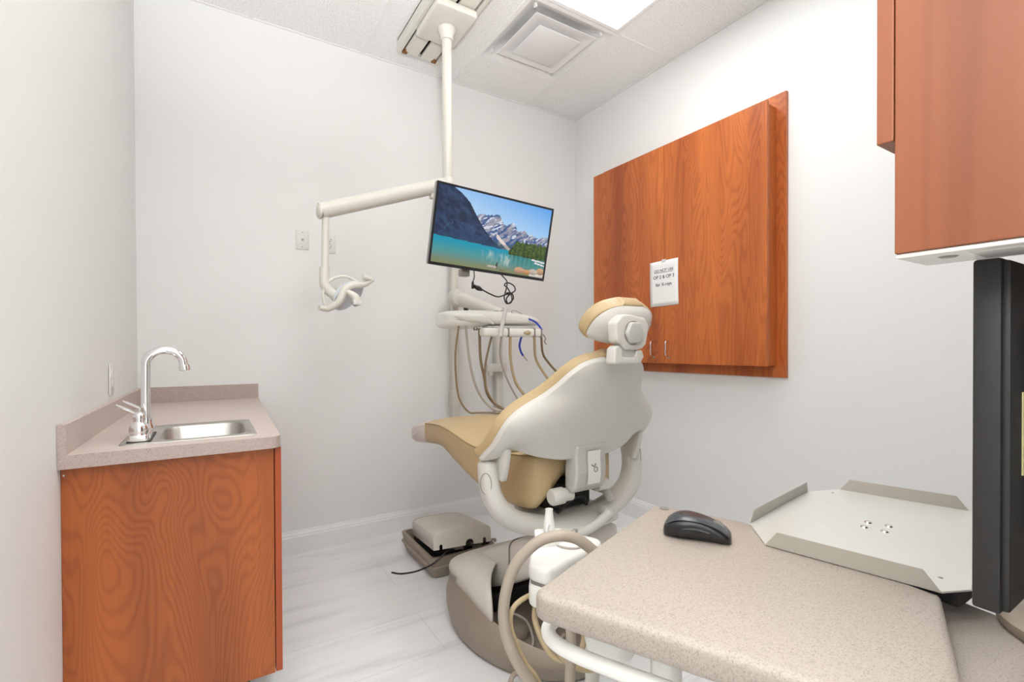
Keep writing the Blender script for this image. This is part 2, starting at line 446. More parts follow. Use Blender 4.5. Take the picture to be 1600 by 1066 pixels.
# ------------------------------------------------------------------ operating light on its pole
PX, PY = 1.085, 2.38
t = thing('dental_light', 'ivory dental operating light on a long arm from the ceiling pole', 'dental light', (PX, PY, ZC-.15))
b = BM(); prism(b, roundpoly([(.962, 2.215), (1.188, 2.215), (1.188, 2.52), (.962, 2.52)], .02), 'z', zt0-.04, zt0-.002, .008); obj('carriage', b, 'ivory', t)
b = BM(); lathe(b, [(.05, 0), (.05, .012), (.036, .03), (.034, .06)][::1], (PX, PY, zt0-.04), (0, 0, -1)); obj('flange', b, 'ivory', t)
b = BM(); lathe(b, [(.0265, 0), (.0265, 1.18)], (PX, PY, zt0-.05), (0, 0, -1), 24); obj('pole', b, 'ivory', t)
b = BM(); lathe(b, [(.031, 0), (.033, .006), (.033, .10), (.031, .106)], (PX, PY, 1.985), (0, 0, 1)); obj('collar', b, 'ivory', t)
b = BM(); tube(b, [(1.06, 2.38, 2.052), (.44, 2.38, 1.822)], .038, 24, 0); obj('light_arm', b, 'ivory', t)
b = BM(); ball(b, (.437, 2.38, 1.821), .038, .45, 1, 1); obj('arm_end_cap', b, 'ivory', t)
b = BM(); box(b, .985, 1.035, 2.36, 2.40, 1.968, 2.0, .006); obj('arm_stop', b, 'ivory', t)
b = BM(); lathe(b, [(.0165, 0), (.0165, .27)], (.462, 2.38, 1.806), (-.02, 0, -1), 20); obj('drop_tube', b, 'ivory', t)
b = BM(); tube(b, [(.455, 2.38, 1.56), (.454, 2.38, 1.50), (.456, 2.38, 1.478), (.47, 2.38, 1.455), (.50, 2.38, 1.432)], .0225, 20, 5); obj('elbow', b, 'ivory', t)
b = BM(); tube(b, [(.50, 2.38, 1.432), (.513, 2.38, 1.421)], .026, 20, 0); obj('swivel_collar', b, 'cover', t)
# lamp head: yoke ring, reflector dish, guard, handles
yk = thing  # (kept short)
def pl(a, z, y=2.38): return (a, y, z)
yoke = [pl(.657, 1.515, 2.36), pl(.605, 1.53, 2.37), pl(.555, 1.515), pl(.505, 1.475-.045), pl(.47, 1.445), pl(.452, 1.45)]
arc = []
for k in range(15):
    a = R(35+k*12.5)
    arc.append((.540+.094*math.cos(a), 2.372, 1.428+.094*math.sin(a)*1.02))
b = BM(); tube(b, arc, .0075, 10, 3); obj('yoke', b, 'ivory', t)
# dish (opens towards the lower right, seen from behind-left)
ax = Vector((.52, -.55, -.66)).normalized(); dc = Vector((.556, 2.40, 1.446))
b = BM(); lathe(b, [(.012, -.03), (.05, -.022), (.078, 0), (.088, .022), (.084, .022), (.07, .002), (.045, -.014), (.008, -.02)], dc, ax, 28); head = obj('lamp_reflector', b, 'reflector', t)
b = BM(); lathe(b, [(.03, -.045), (.036, -.034), (.034, -.026)], dc, ax, 20); obj('heat_housing', b, 'ivory', t)
b = BM(); tube(b, [(.455, 2.37, 1.362), (.478, 2.352, 1.372), (.51, 2.335, 1.40), (.535, 2.33, 1.455), (.57, 2.335, 1.478), (.63, 2.345, 1.49), (.672, 2.35, 1.517)], lambda q: .0105+.008*math.sin(PI*q), 12, 5); fr = obj('front_frame', b, 'ivory', t)
b = BM(); tube(b, [(.425, 2.35, 1.368), (.468, 2.365, 1.364)], .0125, 12, 0); obj('grip', b, 'ivory', t)
b = BM(); tube(b, [(.618, 2.33, 1.522), (.66, 2.345, 1.517)], .0125, 12, 0); obj('grip', b, 'ivory', t)
b = BM(); tube(b, [(.535, 2.33, 1.452), (.575, 2.315, 1.428), (.585, 2.315, 1.405)], lambda q: .012+.01*q, 12, 4); obj('bulb_arm', b, 'ivory', t)
b = BM(); box(b, .566, .606, 2.295, 2.335, 1.385, 1.408, .005); obj('bulb_shield', b, 'clear', t)
b = BM(); lathe(b, [(.016, 0), (.016, .022), (.01, .026)], (.578, 2.318, 1.405), (.45, .2, -.85), 16); obj('bulb', b, 'metal_dk', t)
b = BM(); tube(b, [(.47, 2.36, 1.385), (.462, 2.365, 1.368)], .009, 10, 0); obj('pivot_clip', b, 'ivory', t)

# ------------------------------------------------------------------ patient monitor
MW, MH = .622, .362
MC = Vector((1.144, 1.979, 1.716))
Rm = Matrix.Rotation(R(-2.04), 3, 'Z') @ Matrix.Rotation(R(10.07), 3, 'X') @ Matrix.Rotation(R(3.46), 3, 'Y')
def mon(p): return MC+Rm @ Vector(p)
def xf(bm, f):
    for v in bm.verts: v.co = f(v.co)
    return bm
t = thing('monitor', 'wall-facing patient monitor on the ceiling pole showing a mountain lake picture', 'monitor', MC)
t['label'] = 'flat patient monitor hung on the ceiling pole showing a mountain lake'
b = box(BM(), -MW/2, MW/2, .004, .032, -MH/2, MH/2, .004); obj('housing', xf(b, mon), 'silver_bz', t)
b = BM(); box(b, -.2, .2, .03, .058, -.12, .11, .012); obj('rear_bulge', xf(b, mon), 'black_m', t)
b = BM()
bz = .0095
for a in ((-MW/2, -MW/2+bz, -MH/2, MH/2), (MW/2-bz, MW/2, -MH/2, MH/2), (-MW/2+bz, MW/2-bz, MH/2-bz, MH/2), (-MW/2+bz, MW/2-bz, -MH/2, -MH/2+.0135)):
    box(b, a[0], a[1], -.001, .006, a[2], a[3])
obj('bezel', xf(b, mon), 'black', t, False)

def lerp(a, b, t): return tuple(x+(y-x)*t for x, y in zip(a, b))
def nz(x, y, s, o=4): return noise.fractal((x*s, y*s, 3.7), .9, 2.1, o)
RIDGE = [(.30, .66), (.34, .71), (.38, .735), (.42, .73), (.46, .75), (.50, .77), (.53, .76), (.56, .69), (.59, .645), (.62, .68), (.645, .70), (.67, .69), (.70, .61), (.74, .62), (.775, .625), (.80, .58), (.835, .605), (.86, .57), (.90, .565), (.95, .585), (1.0, .60)]
DARKM = [(0, 1.1), (.10, 1.02), (.14, .985), (.20, .93), (.26, .85), (.31, .74), (.36, .63), (.42, .52), (.48, .43), (.54, .36), (.575, .325)]
def picture(u, v):
    w = .355-.045*min(1, u/.7)
    n = nz(u, v, 9); n2 = nz(u+5, v, 38)
    trees = .455+.03*(1-abs(2*((u*23) % 1)-1))+.02*n2
    if u < .70: trees = .31+(u-.645)/.055*.13+.02*n2
    if u > .645 and .262-.03*(u-.65) < v < trees:
        g = .5+.5*math.sin(u*150+4*n2)
        return lerp((.012, .04, .008), (.10, .16, .02), min(1, max(0, g*.7+.5*n2+(v-.3))))
    if v > w:
        if u <= .575 and v < interp(DARKM, u)[0]:
            c = lerp((.004, .016, .055), (.018, .052, .14), min(1, max(0, .45+1.1*nz(u*1.4+v*.5, v*.8, 16))))
            if abs(v-(.60-1.1*abs(u-.2)-.1*n)) < .008 and .03 < u < .4: c = (.03, .09, .2)
            if v < .5-.6*abs(u-.25): c = lerp(c, (.012, .05, .14), .6)
            return c
        r = interp(RIDGE, max(.30, u))[0]+.012*nz(u, .3, 60)
        if v < r:
            h = (v-w)/max(.05, r-w)
            rock = lerp((.03, .09, .27), (.36, .35, .42), min(1, max(0, .40+1.5*nz(u*1.5-v*.9, v*.6, 17, 3))))
            if nz(u*1.4-v, v*.7, 26, 3) > .26 and h > .3: rock = (.66, .70, .80)
            s = abs(v-(.52-2.0*(u-.50)))            # snow gully
            if .52 < u < .66 and (abs(v-(.46-1.3*(u-.54))) < .028) : rock = (.80, .68, .66)
            if u < .56 and v < .47-1.05*(u-.45)+.03*n and v < .47: rock = lerp(rock, (.06, .12, .03), .75)
            if h < .2 and u > .45: rock = lerp(rock, (.05, .10, .05), .5)
            return rock
        sk = lerp((.55, .78, .95), (.09, .36, .86), min(1, max(0, (v-.55)*1.3+(u-.3)*.55)))
        return sk
    d = v/w
    c = lerp((.22, .24, .11), (.0, .30, .44), min(1, max(0, d*1.25-.05)))
    c = lerp(c, (.02, .36, .34), max(0, .35-abs(d-.55)))
    if u > .66: c = lerp(c, lerp((.03, .12, .06), (.07, .26, .20), .5+.5*math.sin(u*150)), min(.7, (d-.2)*1.2) if d > .2 else 0)
    rf = math.exp(-((u-.62)/.055)**2)+.6*math.exp(-((u-.47)/.04)**2)
    if .2 < d < .9: c = lerp(c, (.50, .58, .55), max(0, min(.7, rf*(.45+1.4*nz(u*2.2, v*.5, 20, 3))*min(1, (d-.2)*3)*min(1, (.9-d)*5))))
    if .87 < u and abs(v-(.243-.15*(u-.87))) < .012: return (.75, .72, .72)
    if .90 < u and abs(v-(.205-.25*(u-.9))) < .010: return (.8, .78, .78)
    for (cx, cy, rx, ry, col) in ((.765, .065, .048, .045, (.62, .36, .22)), (.835, .055, .034, .036, (.70, .32, .14)), (.90, .07, .045, .04, (.60, .50, .42)), (.97, .09, .04, .05, (.62, .36, .20)), (.92, .02, .06, .03, (.75, .68, .60)), (.985, .03, .05, .035, (.78, .70, .62)), (.50, .055, .03, .018, (.55, .50, .42)), (.535, .05, .02, .02, (.6, .5, .42)), (.60, .03, .03, .012, (.25, .2, .12))):
        q = ((u-cx)/rx)**2+((v-cy)/ry)**2
        if q < 1: return lerp(col, tuple(x*.45 for x in col), min(1, max(0, (cy-v)/ry*.8+.3*n2+.2)))
    if abs(u-.553) < .006+.02*max(0, .05-abs(v-.06)) and .03 < v < .125: return (.02, .03, .02)
    return c

NU, NV = 224, 126
sx0, sx1, sz0, sz1 = -MW/2+bz, MW/2-bz, -MH/2+.0135, MH/2-bz
bm = BM(); cl = bm.loops.layers.float_color.new('picture')
gv = [[bm.verts.new(mon((sx0+(sx1-sx0)*i/NU, .0015, sz0+(sz1-sz0)*j/NV))) for i in range(NU+1)] for j in range(NV+1)]
for j in range(NV):
    for i in range(NU):
        f = bm.faces.new((gv[j][i], gv[j][i+1], gv[j+1][i+1], gv[j+1][i]))
        c = picture((i+.5)/NU, (j+.5)/NV)
        for lp in f.loops: lp[cl] = (c[0], c[1], c[2], 1)
N = NT('lit_screen'); at = N.add('ShaderNodeAttribute', attribute_name='picture')
N.b.inputs['Base Color'].default_value = (.01, .01, .01, 1); N.b.inputs['Roughness'].default_value = .25
N.link(at.outputs['Color'], N.b.inputs['Emission Color']); N.b.inputs['Emission Strength'].default_value = .82
M['screen'] = N.m
obj('screen', bm, 'screen', t, False)
# mount and cords
b = BM(); tube(b, [mon((0, .05, 0)), (PX+.02, 2.24, 1.70), (PX, 2.352, 1.70)], .02, 12, 4); obj('mount_arm', b, 'black_m', t)
b = BM(); kp = mon((-.115, .03, -MH/2-.014)); box(b, kp.x-.022, kp.x+.022, kp.y-.01, kp.y+.03, kp.z-.018, kp.z+.018, .005); obj('mount_knob', b, 'metal_dk', t)
def at_(x, y, z): return Vector((x, y, z))
b = BM(); cy = 1.99
A0 = mon((-.075, .02, -MH/2)); tube(b, [A0, (A0.x-.02, cy, A0.z-.035), (A0.x-.028, cy, A0.z-.06)], .0026, 8, 4); cb = obj('short_cable', b, 'black', t)
b = BM(); lathe(b, [(.0045, 0), (.006, .006), (.006, .03), (.003, .034)], (A0.x-.028, cy, A0.z-.058), (-.05, 0, -1), 12); obj('plug', b, 'black', cb)
B0 = mon((.075, .02, -MH/2))
b = BM(); tube(b, [B0, (1.217, 1.99, 1.502), (1.213, 1.99, 1.464)], .003, 8, 4)
tube(b, [(1.213, 1.99, 1.464), (1.199, 1.985, 1.43), (1.199, 1.98, 1.408), (1.209, 1.975, 1.393), (1.235, 1.978, 1.403), (1.239, 1.985, 1.435), (1.22, 1.99, 1.471), (1.206, 1.995, 1.484), (1.225, 1.998, 1.497), (1.257, 1.995, 1.486), (1.261, 1.985, 1.461), (1.228, 1.978, 1.44), (1.204, 1.974, 1.416), (1.213, 1.972, 1.394), (1.244, 1.976, 1.418), (1.238, 1.983, 1.446), (1.205, 1.99, 1.436), (1.166, 1.99, 1.425), (1.121, 1.99, 1.437), (1.076, 1.99, 1.456), (1.06, 1.99, 1.462)], .0034, 8, 6)
cord = obj('power_cord', b, 'black', t)
b = BM(); lathe(b, [(.005, 0), (.008, .008), (.0115, .018), (.0115, .03), (.009, .034), (.009, .046), (.006, .048)], (1.082, 1.99, 1.452), (-1, 0, .35), 14); obj('cord_plug', b, 'black', cord)
b = BM(); box(b, 1.212, 1.232, 1.968, 1.996, 1.437, 1.449, .003); obj('cord_tie', b, 'black', cord)

# ------------------------------------------------------------------ delivery unit on the back wall
t = thing('delivery_unit', 'white dental instrument tray with dangling hoses on a wall rail', 'dental delivery unit', (1.40, 3.0, .5))
b = BM(); box(b, 1.378, 1.424, 2.955, 3.0, .5, 2.0, .006); box(b, 1.385, 1.415, 3.0, 3.0195, .55, 1.95); obj('wall_rail', b, 'ivory', t)
b = BM(); box(b, 1.371, 1.431, 2.946, 3.004, .78, .90, .006); obj('rail_clamp', b, 'ivory', t)
b = BM(); box(b, 1.725, 1.779, 2.965, 3.0195, .5, 1.29, .005); obj('wall_post', b, 'ivory', t)
b = BM(); box(b, 1.632, 1.79, 2.925, 2.964, 1.012, 1.07, .006); obj('cross_bracket', b, 'ivory', t)
b = BM(); lathe(b, [(.02, 0), (.022, .01), (.018, .028), (.008, .034)], (1.664, 2.945, 1.014), (0, 0, -1), 16); obj('hook_knob', b, 'ivory', t)
b = BM(); lathe(b, [(.034, -.045), (.05, -.04), (.057, -.02), (.06, 0), (.057, .02), (.05, .04), (.034, .045)], (1.385, 2.90, 1.512), (0, 1, 0), 24); box(b, 1.37, 1.42, 2.93, 2.955, 1.46, 1.56, .006); obj('arm_hub', b, 'ivory', t)
b = BM(); tube(b, [(1.395, 2.90, 1.512), (1.56, 2.62, 1.395)], lambda q: .05-.018*q, 20, 0); obj('support_arm', b, 'ivory', t)
b = BM(); box(b, 1.413, 1.435, 2.83, 2.86, 1.425, 1.45, .003); obj('arm_bumper', b, 'black', t)
b = BM(); lathe(b, [(.035, 0), (.04, .01), (.04, .05), (.03, .06)], (1.56, 2.61, 1.345), (0, 0, 1), 20); obj('tray_pivot', b, 'ivory', t)
# tray body, lofted along X
b = BM(); rings = []
TB = [(1.078, .055, .030, 1.338), (1.084, .085, .040, 1.338), (1.105, .115, .048, 1.338), (1.16, .14, .052, 1.338), (1.24, .15, .054, 1.339), (1.31, .15, .055, 1.341), (1.40, .145, .050, 1.343), (1.50, .14, .046, 1.343), (1.60, .13, .040, 1.340), (1.66, .115, .032, 1.334), (1.685, .095, .024, 1.330), (1.694, .07, .016, 1.328)]
for x, hy, hz, zc in TB:
    ring = []
    for k in range(28):
        a = 2*PI*k/28; c, s = math.cos(a), math.sin(a)
        e = .55
        yy = math.copysign(abs(c)**e, c)*hy; zz = math.copysign(abs(s)**.7, s)*hz
        if x > 1.27 and zz < 0: zz *= .72
        ring.append((x, 2.47+yy, zc+zz))
    rings.append(ring)
loft(b, rings); body = obj('tray_body', b, 'white', t, sub=1)
b = BM()
for x, hy, hz, zc in TB[1:-1]: pass
tube(b, [(1.089, 2.385, 1.336), (1.12, 2.352, 1.334), (1.17, 2.330, 1.328), (1.24, 2.319, 1.318)], .0016, 6, 4); obj('seam_line', b, 'line', body)
b = BM(); tube(b, [(1.53+.052*math.cos(R(a)), 2.365+.012*math.sin(R(a)), 1.369+.022*math.sin(R(a))-.018*math.cos(R(a))) for a in range(0, 361, 20)], .0016, 6, 2); obj('keypad_outline', b, 'line', body)
b = BM(); lathe(b, [(.0, 0), (.016, .0), (.018, .006), (.012, .009)], (1.405, 2.42, 1.388), (0, 0, 1), 20); obj('cap', b, 'line', body)
# grip cheek at the left half
b = BM(); tube(b, [(1.11, 2.36, 1.352), (1.18, 2.33, 1.348), (1.26, 2.315, 1.338), (1.33, 2.322, 1.315)], lambda q: .006+.02*math.sin(PI*min(1, q*1.1))**.7, 16, 5); obj('handle_grip', b, 'white', body)
b = BM(); box(b, 1.245, 1.64, 2.275, 2.335, 1.243, 1.29, .014, 3); bar = obj('instrument_bar', b, 'white', t)
b = BM(); box(b, 1.30, 1.62, 2.33, 2.40, 1.27, 1.305, .006); obj('bar_bracket', b, 'chair_d', t)
for x in (1.402, 1.578, 1.625):
    b = BM(); box(b, x-.005, x+.005, 2.2725, 2.30, 1.241, 1.292, .0025); obj('holder_slot', b, 'line', bar)
b = BM(); lathe(b, [(.004, 0), (.013, .012), (.014, .022), (.005, .045)], (1.545, 2.268, 1.266), (-1, 0, 0), 14); obj('release_tab', b, 'hose_y', bar)
b = BM(); tube(b, [(1.339, 2.262, 1.245), (1.350, 2.256, 1.31), (1.363, 2.25, 1.375), (1.371, 2.252, 1.398)], .0115, 10, 4); tube(b, [(1.371, 2.252, 1.398), (1.352, 2.26, 1.402)], .007, 8, 0); obj('syringe', b, 'clear', t)
b = BM(); lathe(b, [(.012, 0), (.014, .006), (.011, .014)], (1.245, 2.37, 1.292), (0, 0, -1), 14); obj('foot_stud', b, 'metal_dk', t)
b = BM(); tube(b, [(1.133, 2.35, 1.30), (1.112, 2.35, 1.15), (1.115, 2.345, .995), (1.131, 2.335, .90), (1.170, 2.31, .838), (1.205, 2.27, .836), (1.25, 2.24, .836), (1.31, 2.20, .833)], .0052, 10, 6); obj('hose', b, 'hose_b', t)
b = BM(); tube(b, [(1.174, 2.35, 1.30), (1.198, 2.35, 1.104), (1.24, 2.35, .959), (1.296, 2.335, .87), (1.345, 2.30, .835), (1.37, 2.22, .834)], .0066, 10, 6); obj('hose', b, 'hose_g', t)
b = BM(); tube(b, [(1.258, 2.35, 1.29), (1.265, 2.35, 1.118), (1.287, 2.35, 1.022), (1.302, 2.345, .93), (1.345, 2.34, .87), (1.393, 2.33, .838), (1.44, 2.28, .78), (1.46, 2.26, .74)], .0075, 10, 6); obj('hose', b, 'hose_b', t)
b = BM(); tube(b, [(1.323, 2.32, 1.26), (1.292, 2.335, 1.118), (1.284, 2.335, 1.031), (1.294, 2.33, .942), (1.341, 2.325, .868), (1.395, 2.32, .832), (1.43, 2.22, .80)], .006, 10, 6); obj('hose', b, 'hose_b', t)
b = BM(); tube(b, [(1.372, 2.30, 1.26), (1.38, 2.33, 1.133), (1.437, 2.35, 1.0), (1.515, 2.35, .871), (1.58, 2.34, .76), (1.64, 2.35, .72), (1.66, 2.37, .74)], .0058, 10, 6); obj('hose', b, 'hose_g', t)
b = BM(); tube(b, [(1.427, 2.30, 1.26), (1.448, 2.33, 1.115), (1.495, 2.35, .981), (1.566, 2.35, .89), (1.63, 2.35, .80), (1.66, 2.37, .74)], .0082, 10, 6); obj('hose', b, 'hose_y', t)
b = BM(); tube(b, [(1.509, 2.30, 1.26), (1.512, 2.335, 1.20), (1.53, 2.35, 1.16), (1.546, 2.35, 1.135)], .006, 10, 6); bl = obj('syringe_tube', b, 'blue', t)
b = BM(); tube(b, [(1.546, 2.35, 1.135), (1.576, 2.35, 1.104)], lambda q: .0052-.002*q, 10, 0); obj('metal_tip', b, 'nickel', bl)
b = BM(); tube(b, [(1.592, 2.30, 1.26), (1.628, 2.34, 1.122), (1.69, 2.35, 1.035), (1.743, 2.35, .971), (1.82, 2.35, .87), (1.88, 2.36, .84)], .0078, 10, 6); obj('hose', b, 'hose_y', t)
b = BM(); tube(b, [(1.647, 2.31, 1.26), (1.681, 2.34, 1.146), (1.74, 2.35, 1.08), (1.799, 2.35, 1.022), (1.87, 2.36, .93), (1.89, 2.37, .86), (1.88, 2.36, .84)], .0068, 10, 6); obj('hose', b, 'hose_b', t)
b = BM(); tube(b, [(1.575, 2.36, 1.355), (1.591, 2.33, 1.344), (1.618, 2.315, 1.326), (1.648, 2.30, 1.285)], .0055, 10, 5); obj('syringe_tube', b, 'blue', t)
b = BM(); tube(b, [(1.652, 2.30, 1.262), (1.664, 2.29, 1.235), (1.656, 2.288, 1.215), (1.668, 2.286, 1.20)], .0035, 8, 4); obj('coil_clip', b, 'metal_dk', t)

# ------------------------------------------------------------------ dental chair
CX = 1.16
t = thing('dental_chair', 'tan upholstered dental chair with grey shell and raised seat', 'dental chair', (CX, 1.72, 0))
# --- seat and leg rest
SEAT = [  # Y, half width, seam z, crown, bottom z
    (1.395, .135, .792, .012, .655), (1.405, .163, .791, .016, .625), (1.425, .186, .789, .02, .597), (1.48, .208, .787, .024, .590),
    (1.57, .232, .783, .026, .597), (1.70, .250, .776, .028, .617), (1.82, .252, .782, .028, .642), (1.95, .251, .800, .026, .676),
    (2.06, .249, .812, .024, .706), (2.115, .247, .813, .022, .715), (2.20, .243, .808, .02, .711), (2.32, .236, .796, .018, .696)]
def seat_ring(y, hw, zs, cr, zb, arch):
    ring = []; nb = 24
    for k in range(nb+1):                     # bottom, from left to right
        a = -hw+.018+(2*hw-.036)*k/nb
        s = max(0, 1-abs(a)/.19); s = s*s*(3-2*s)
        ring.append((CX+a, y, zb+arch*s))
    ring += [(CX+hw-.004, y, zb+.012), (CX+hw, y, zb+.035), (CX+hw, y, (zs+zb)/2), (CX+hw, y, zs-.012), (CX+hw-.003, y, zs)]
    nt = 16
    for k in range(nt+1):
        s = 1-2*k/nt; a = (hw-.007)*s
        ring.append((CX+a, y, zs+.004+cr*(1-abs(s)**3.2)))
    ring += [(CX-hw+.003, y, zs), (CX-hw, y, zs-.012), (CX-hw, y, (zs+zb)/2), (CX-hw, y, zb+.035), (CX-hw+.004, y, zb+.012)]
    return ring
ys = [1.395, 1.399, 1.405, 1.414, 1.425, 1.45, 1.48, 1.52, 1.57, 1.62, 1.70, 1.76, 1.82, 1.88, 1.95, 2.0, 2.06, 2.09, 2.115, 2.15, 2.20, 2.26, 2.32]
rings = []
for y in ys:
    v = interp(SEAT, y); rings.append(seat_ring(y, *v, .13*max(0, min(1, (1.68-y)/.25))))
b = BM(); loft(b, rings); seat = obj('seat_cushion', b, 'tan', t, angle=60)
for s in (-1, 1):
    b = BM(); pth = []
    for y in ys[3:]:
        hw, zs, cr, zb = interp(SEAT, y); pth.append((CX+s*(hw-.001), y, zs+.001))
    tube(b, pth, .0022, 8, 0); obj('piping', b, 'seam', seat)
b = BM(); hw, zs, cr, zb = interp(SEAT, 1.41); tube(b, [(CX-.186, 1.424, .790), (CX-.163, 1.404, .792), (CX-.133, 1.395, .793), (CX, 1.3935, .794), (CX+.133, 1.395, .793), (CX+.163, 1.404, .792), (CX+.186, 1.424, .790)], .0028, 8, 3); obj('piping', b, 'seam', seat)
TOE = [(2.32, .236, .796, .018, .696), (2.35, .235, .790, .018, .690), (2.46, .230, .766, .016, .676), (2.55, .222, .744, .012, .668), (2.58, .205, .730, .01, .670), (2.592, .18, .716, .008, .68)]
b = BM(); loft(b, [seat_ring(y, *interp(TOE, y), 0) for y in (2.3205, 2.35, 2.40, 2.45, 2.50, 2.53, 2.555, 2.58, 2.592)]); toe = obj('toe_cap', b, 'toe', t, angle=60)
for k in range(7):
    b = BM(); y0 = 2.37+.024*k; tube(b, [(CX-.2335+.0005*k, y0, .757-.009*k), (CX-.233+.0008*k, y0+.03, .715-.004*k)], .0016, 6, 0); obj('rib', b, 'toe', toe)
b = BM(); box(b, CX-.17, CX+.17, 1.55, 1.78, .575, .63, .01); obj('seat_pan', b, 'chair_d', t)
# --- backrest
BK = [  # z, half width, edge Y, centre Y
    (.790, .376, 1.452, 1.334), (.808, .374, 1.434, 1.326), (.844, .364, 1.392, 1.308), (.904, .352, 1.350, 1.278), (.941, .331, 1.335, 1.258),
    (.980, .283, 1.320, 1.238), (1.017, .224, 1.290, 1.220), (1.056, .189, 1.254, 1.201), (1.093, .165, 1.220, 1.183), (1.122, .132, 1.197, 1.168), (1.136, .098, 1.178, 1.161), (1.1425, .06, 1.164, 1.158)]
NRM = Vector((0, .90, .436))
zrows = [.790, .799, .808, .825, .844, .862, .88, .904, .922, .941, .96, .98, .998, 1.017, 1.036, 1.056, 1.075, 1.093, 1.108, 1.122, 1.130, 1.136, 1.1425]
NA = 40
def lower(a):                 # shape of the lower hem: ears at the sides, an arch over the seat
    a = abs(a)
    tab = [(0, -.012), (.12, -.008), (.20, .008), (.245, .022), (.285, .040), (.31, .030), (.335, .008), (.38, .0)]
    return interp(tab, a)[0]
def back_pt(iz, s, off=0.0, grow=0.0):
    z = zrows[iz]; w, ye, yc = interp(BK, z)
    w += grow
    a = w*s
    y = yc+(ye-yc)*abs(s)**2.6
    fall = max(0, 1-(z-.790)/.075)
    zz = z+lower(a)*fall
    return Vector((CX+a, y, zz))+NRM*off
ss = [math.sin(PI/2*(-1+2*k/NA)) for k in range(NA+1)]
b = BM()
rows = []
for iz in range(len(zrows)):
    r = [back_pt(iz, -1, .020, .001)]+[back_pt(iz, -1, .010, .002)]+[back_pt(iz, s, 0) for s in ss]+[back_pt(iz, 1, .010, .002), back_pt(iz, 1, .020, .001)]
    rows.append(r)
rows.append([p+Vector((0, .012, .003)) for p in rows[-1]])
rows.insert(0, [p+NRM*.022 for p in rows[0]])
loft(b, rows, closed=False)
shell = obj('backrest_shell', b, 'chair', t, sub=1)
b = BM(); rings = []
ztop = len(zrows)-1
def cushion_ring(iz, dn0, dn1, grow, lift=0.0):
    r = []
    for s in ss: r.append(back_pt(iz, s, dn0, grow-.004)+Vector((0, 0, lift)))
    r += [back_pt(iz, 1, dn0+(dn1-dn0)*q, grow+.006*math.sin(PI*q))+Vector((0, 0, lift)) for q in (.25, .5, .75)]
    for s in ss[::-1]: r.append(back_pt(iz, s, dn1-.006*abs(s)**6, grow-.006)+Vector((0, 0, lift)))
    r += [back_pt(iz, -1, dn1+(dn0-dn1)*q, grow+.006*math.sin(PI*q))+Vector((0, 0, lift)) for q in (.25, .5, .75)]
    return r
rings.append(cushion_ring(0, .034, .05, -.004, -.004))
rings.append(cushion_ring(0, .021, .064, .002))
for iz in range(1, len(zrows)): rings.append(cushion_ring(iz, .021, .066, .007))
rings.append(cushion_ring(ztop, .024, .062, .004, .008)); rings.append(cushion_ring(ztop, .034, .05, -.01, .012))
loft(b, rings); obj('backrest_cushion', b, 'tan', t, sub=1)
# --- headrest
def hr(u, v, off):            # u across -1..1, v 0 bottom .. 1 top, off along the pad normal
    HN = Vector((0, .78, .625)); UP = Vector((0, -.60, .80)).normalized()
    base = Vector((CX, 1.196, 1.203)); L = .140
    w = interp([(0, .118), (.12, .136), (.3, .141), (.55, .137), (.75, .119), (.9, .090), (1.0, .045)], v)[0]
    wrap = .016*abs(u)**2.4*max(0, 1-v)**.6
    return base+UP*(v*L)+Vector((w*u, 0, 0))+HN*(off+wrap)
vs_ = [0, .06, .14, .25, .38, .5, .62, .74, .84, .92, .97, 1.0]
us = [math.sin(PI/2*(-1+2*k/20)) for k in range(21)]
def pad_ring(v, o0, o1, shr=1.0, dv=0):
    r = [hr(u*shr*.985, v+dv, o0) for u in us]
    r += [hr(shr*(1+.04*math.sin(PI*q)), v+dv, o0+(o1-o0)*q) for q in (.3, .6)]
    r += [hr(u*shr*.97, v+dv, o1) for u in us[::-1]]
    r += [hr(-shr*(1+.04*math.sin(PI*q)), v+dv, o1+(o0-o1)*q) for q in (.3, .6)]
    return r
b = BM(); rings = [pad_ring(0, .016, .03, .9, -.05), pad_ring(0, .004, .040, .97, -.02)]+[pad_ring(v, 0, .046) for v in vs_]+[pad_ring(1, .004, .042, .96, .03), pad_ring(1, .014, .032, .8, .055)]
loft(b, rings); obj('headrest_cushion', b, 'tan', t, sub=1)
b = BM()
rows = []
for v in [0, .02, .1, .2, .35, .5, .65, .8, .9, .96, 1.0]:
    rows.append([hr(u*.95, v*.97+.02, -.001-.046*(max(0, 1-abs(u)**2.6))**.8*max(0, math.sin(PI*min(1, max(0, .07+.93*v))))**.5) for u in us])
loft(b, rows, closed=False); obj('headrest_shell', b, 'chair', t, sub=1)
blk = [(1.055, 1.256), (1.085, 1.283), (1.12, 1.284), (1.184, 1.275), (1.204, 1.249), (1.19, 1.19), (1.172, 1.176), (1.148, 1.172), (1.10, 1.172), (1.085, 1.187), (1.06, 1.2)]
b = BM(); prism(b, roundpoly(blk, .012, 3), 'y', 1.085, 1.128, .008, 3); hb = obj('headrest_block', b, 'chair', t)
b = BM(); lathe(b, [(.038, 0), (.0385, .004), (.037, .006)], (1.128, 1.088, 1.226), (0, -1, 0), 32); obj('knob_rim', b, 'line', hb)
b = BM(); rg = []
for h, sc in ((0, 1), (.008, 1), (.013, .9), (.015, .6)):
    rg.append([(1.128+math.cos(2*PI*k/36)*.036*sc*(1-.09*(0.5-.5*math.cos(6*2*PI*k/36))), 1.083-h, 1.226+math.sin(2*PI*k/36)*.036*sc*(1-.09*(0.5-.5*math.cos(6*2*PI*k/36)))) for k in range(36)])
loft(b, rg); obj('headrest_knob', b, 'chair_d', hb)
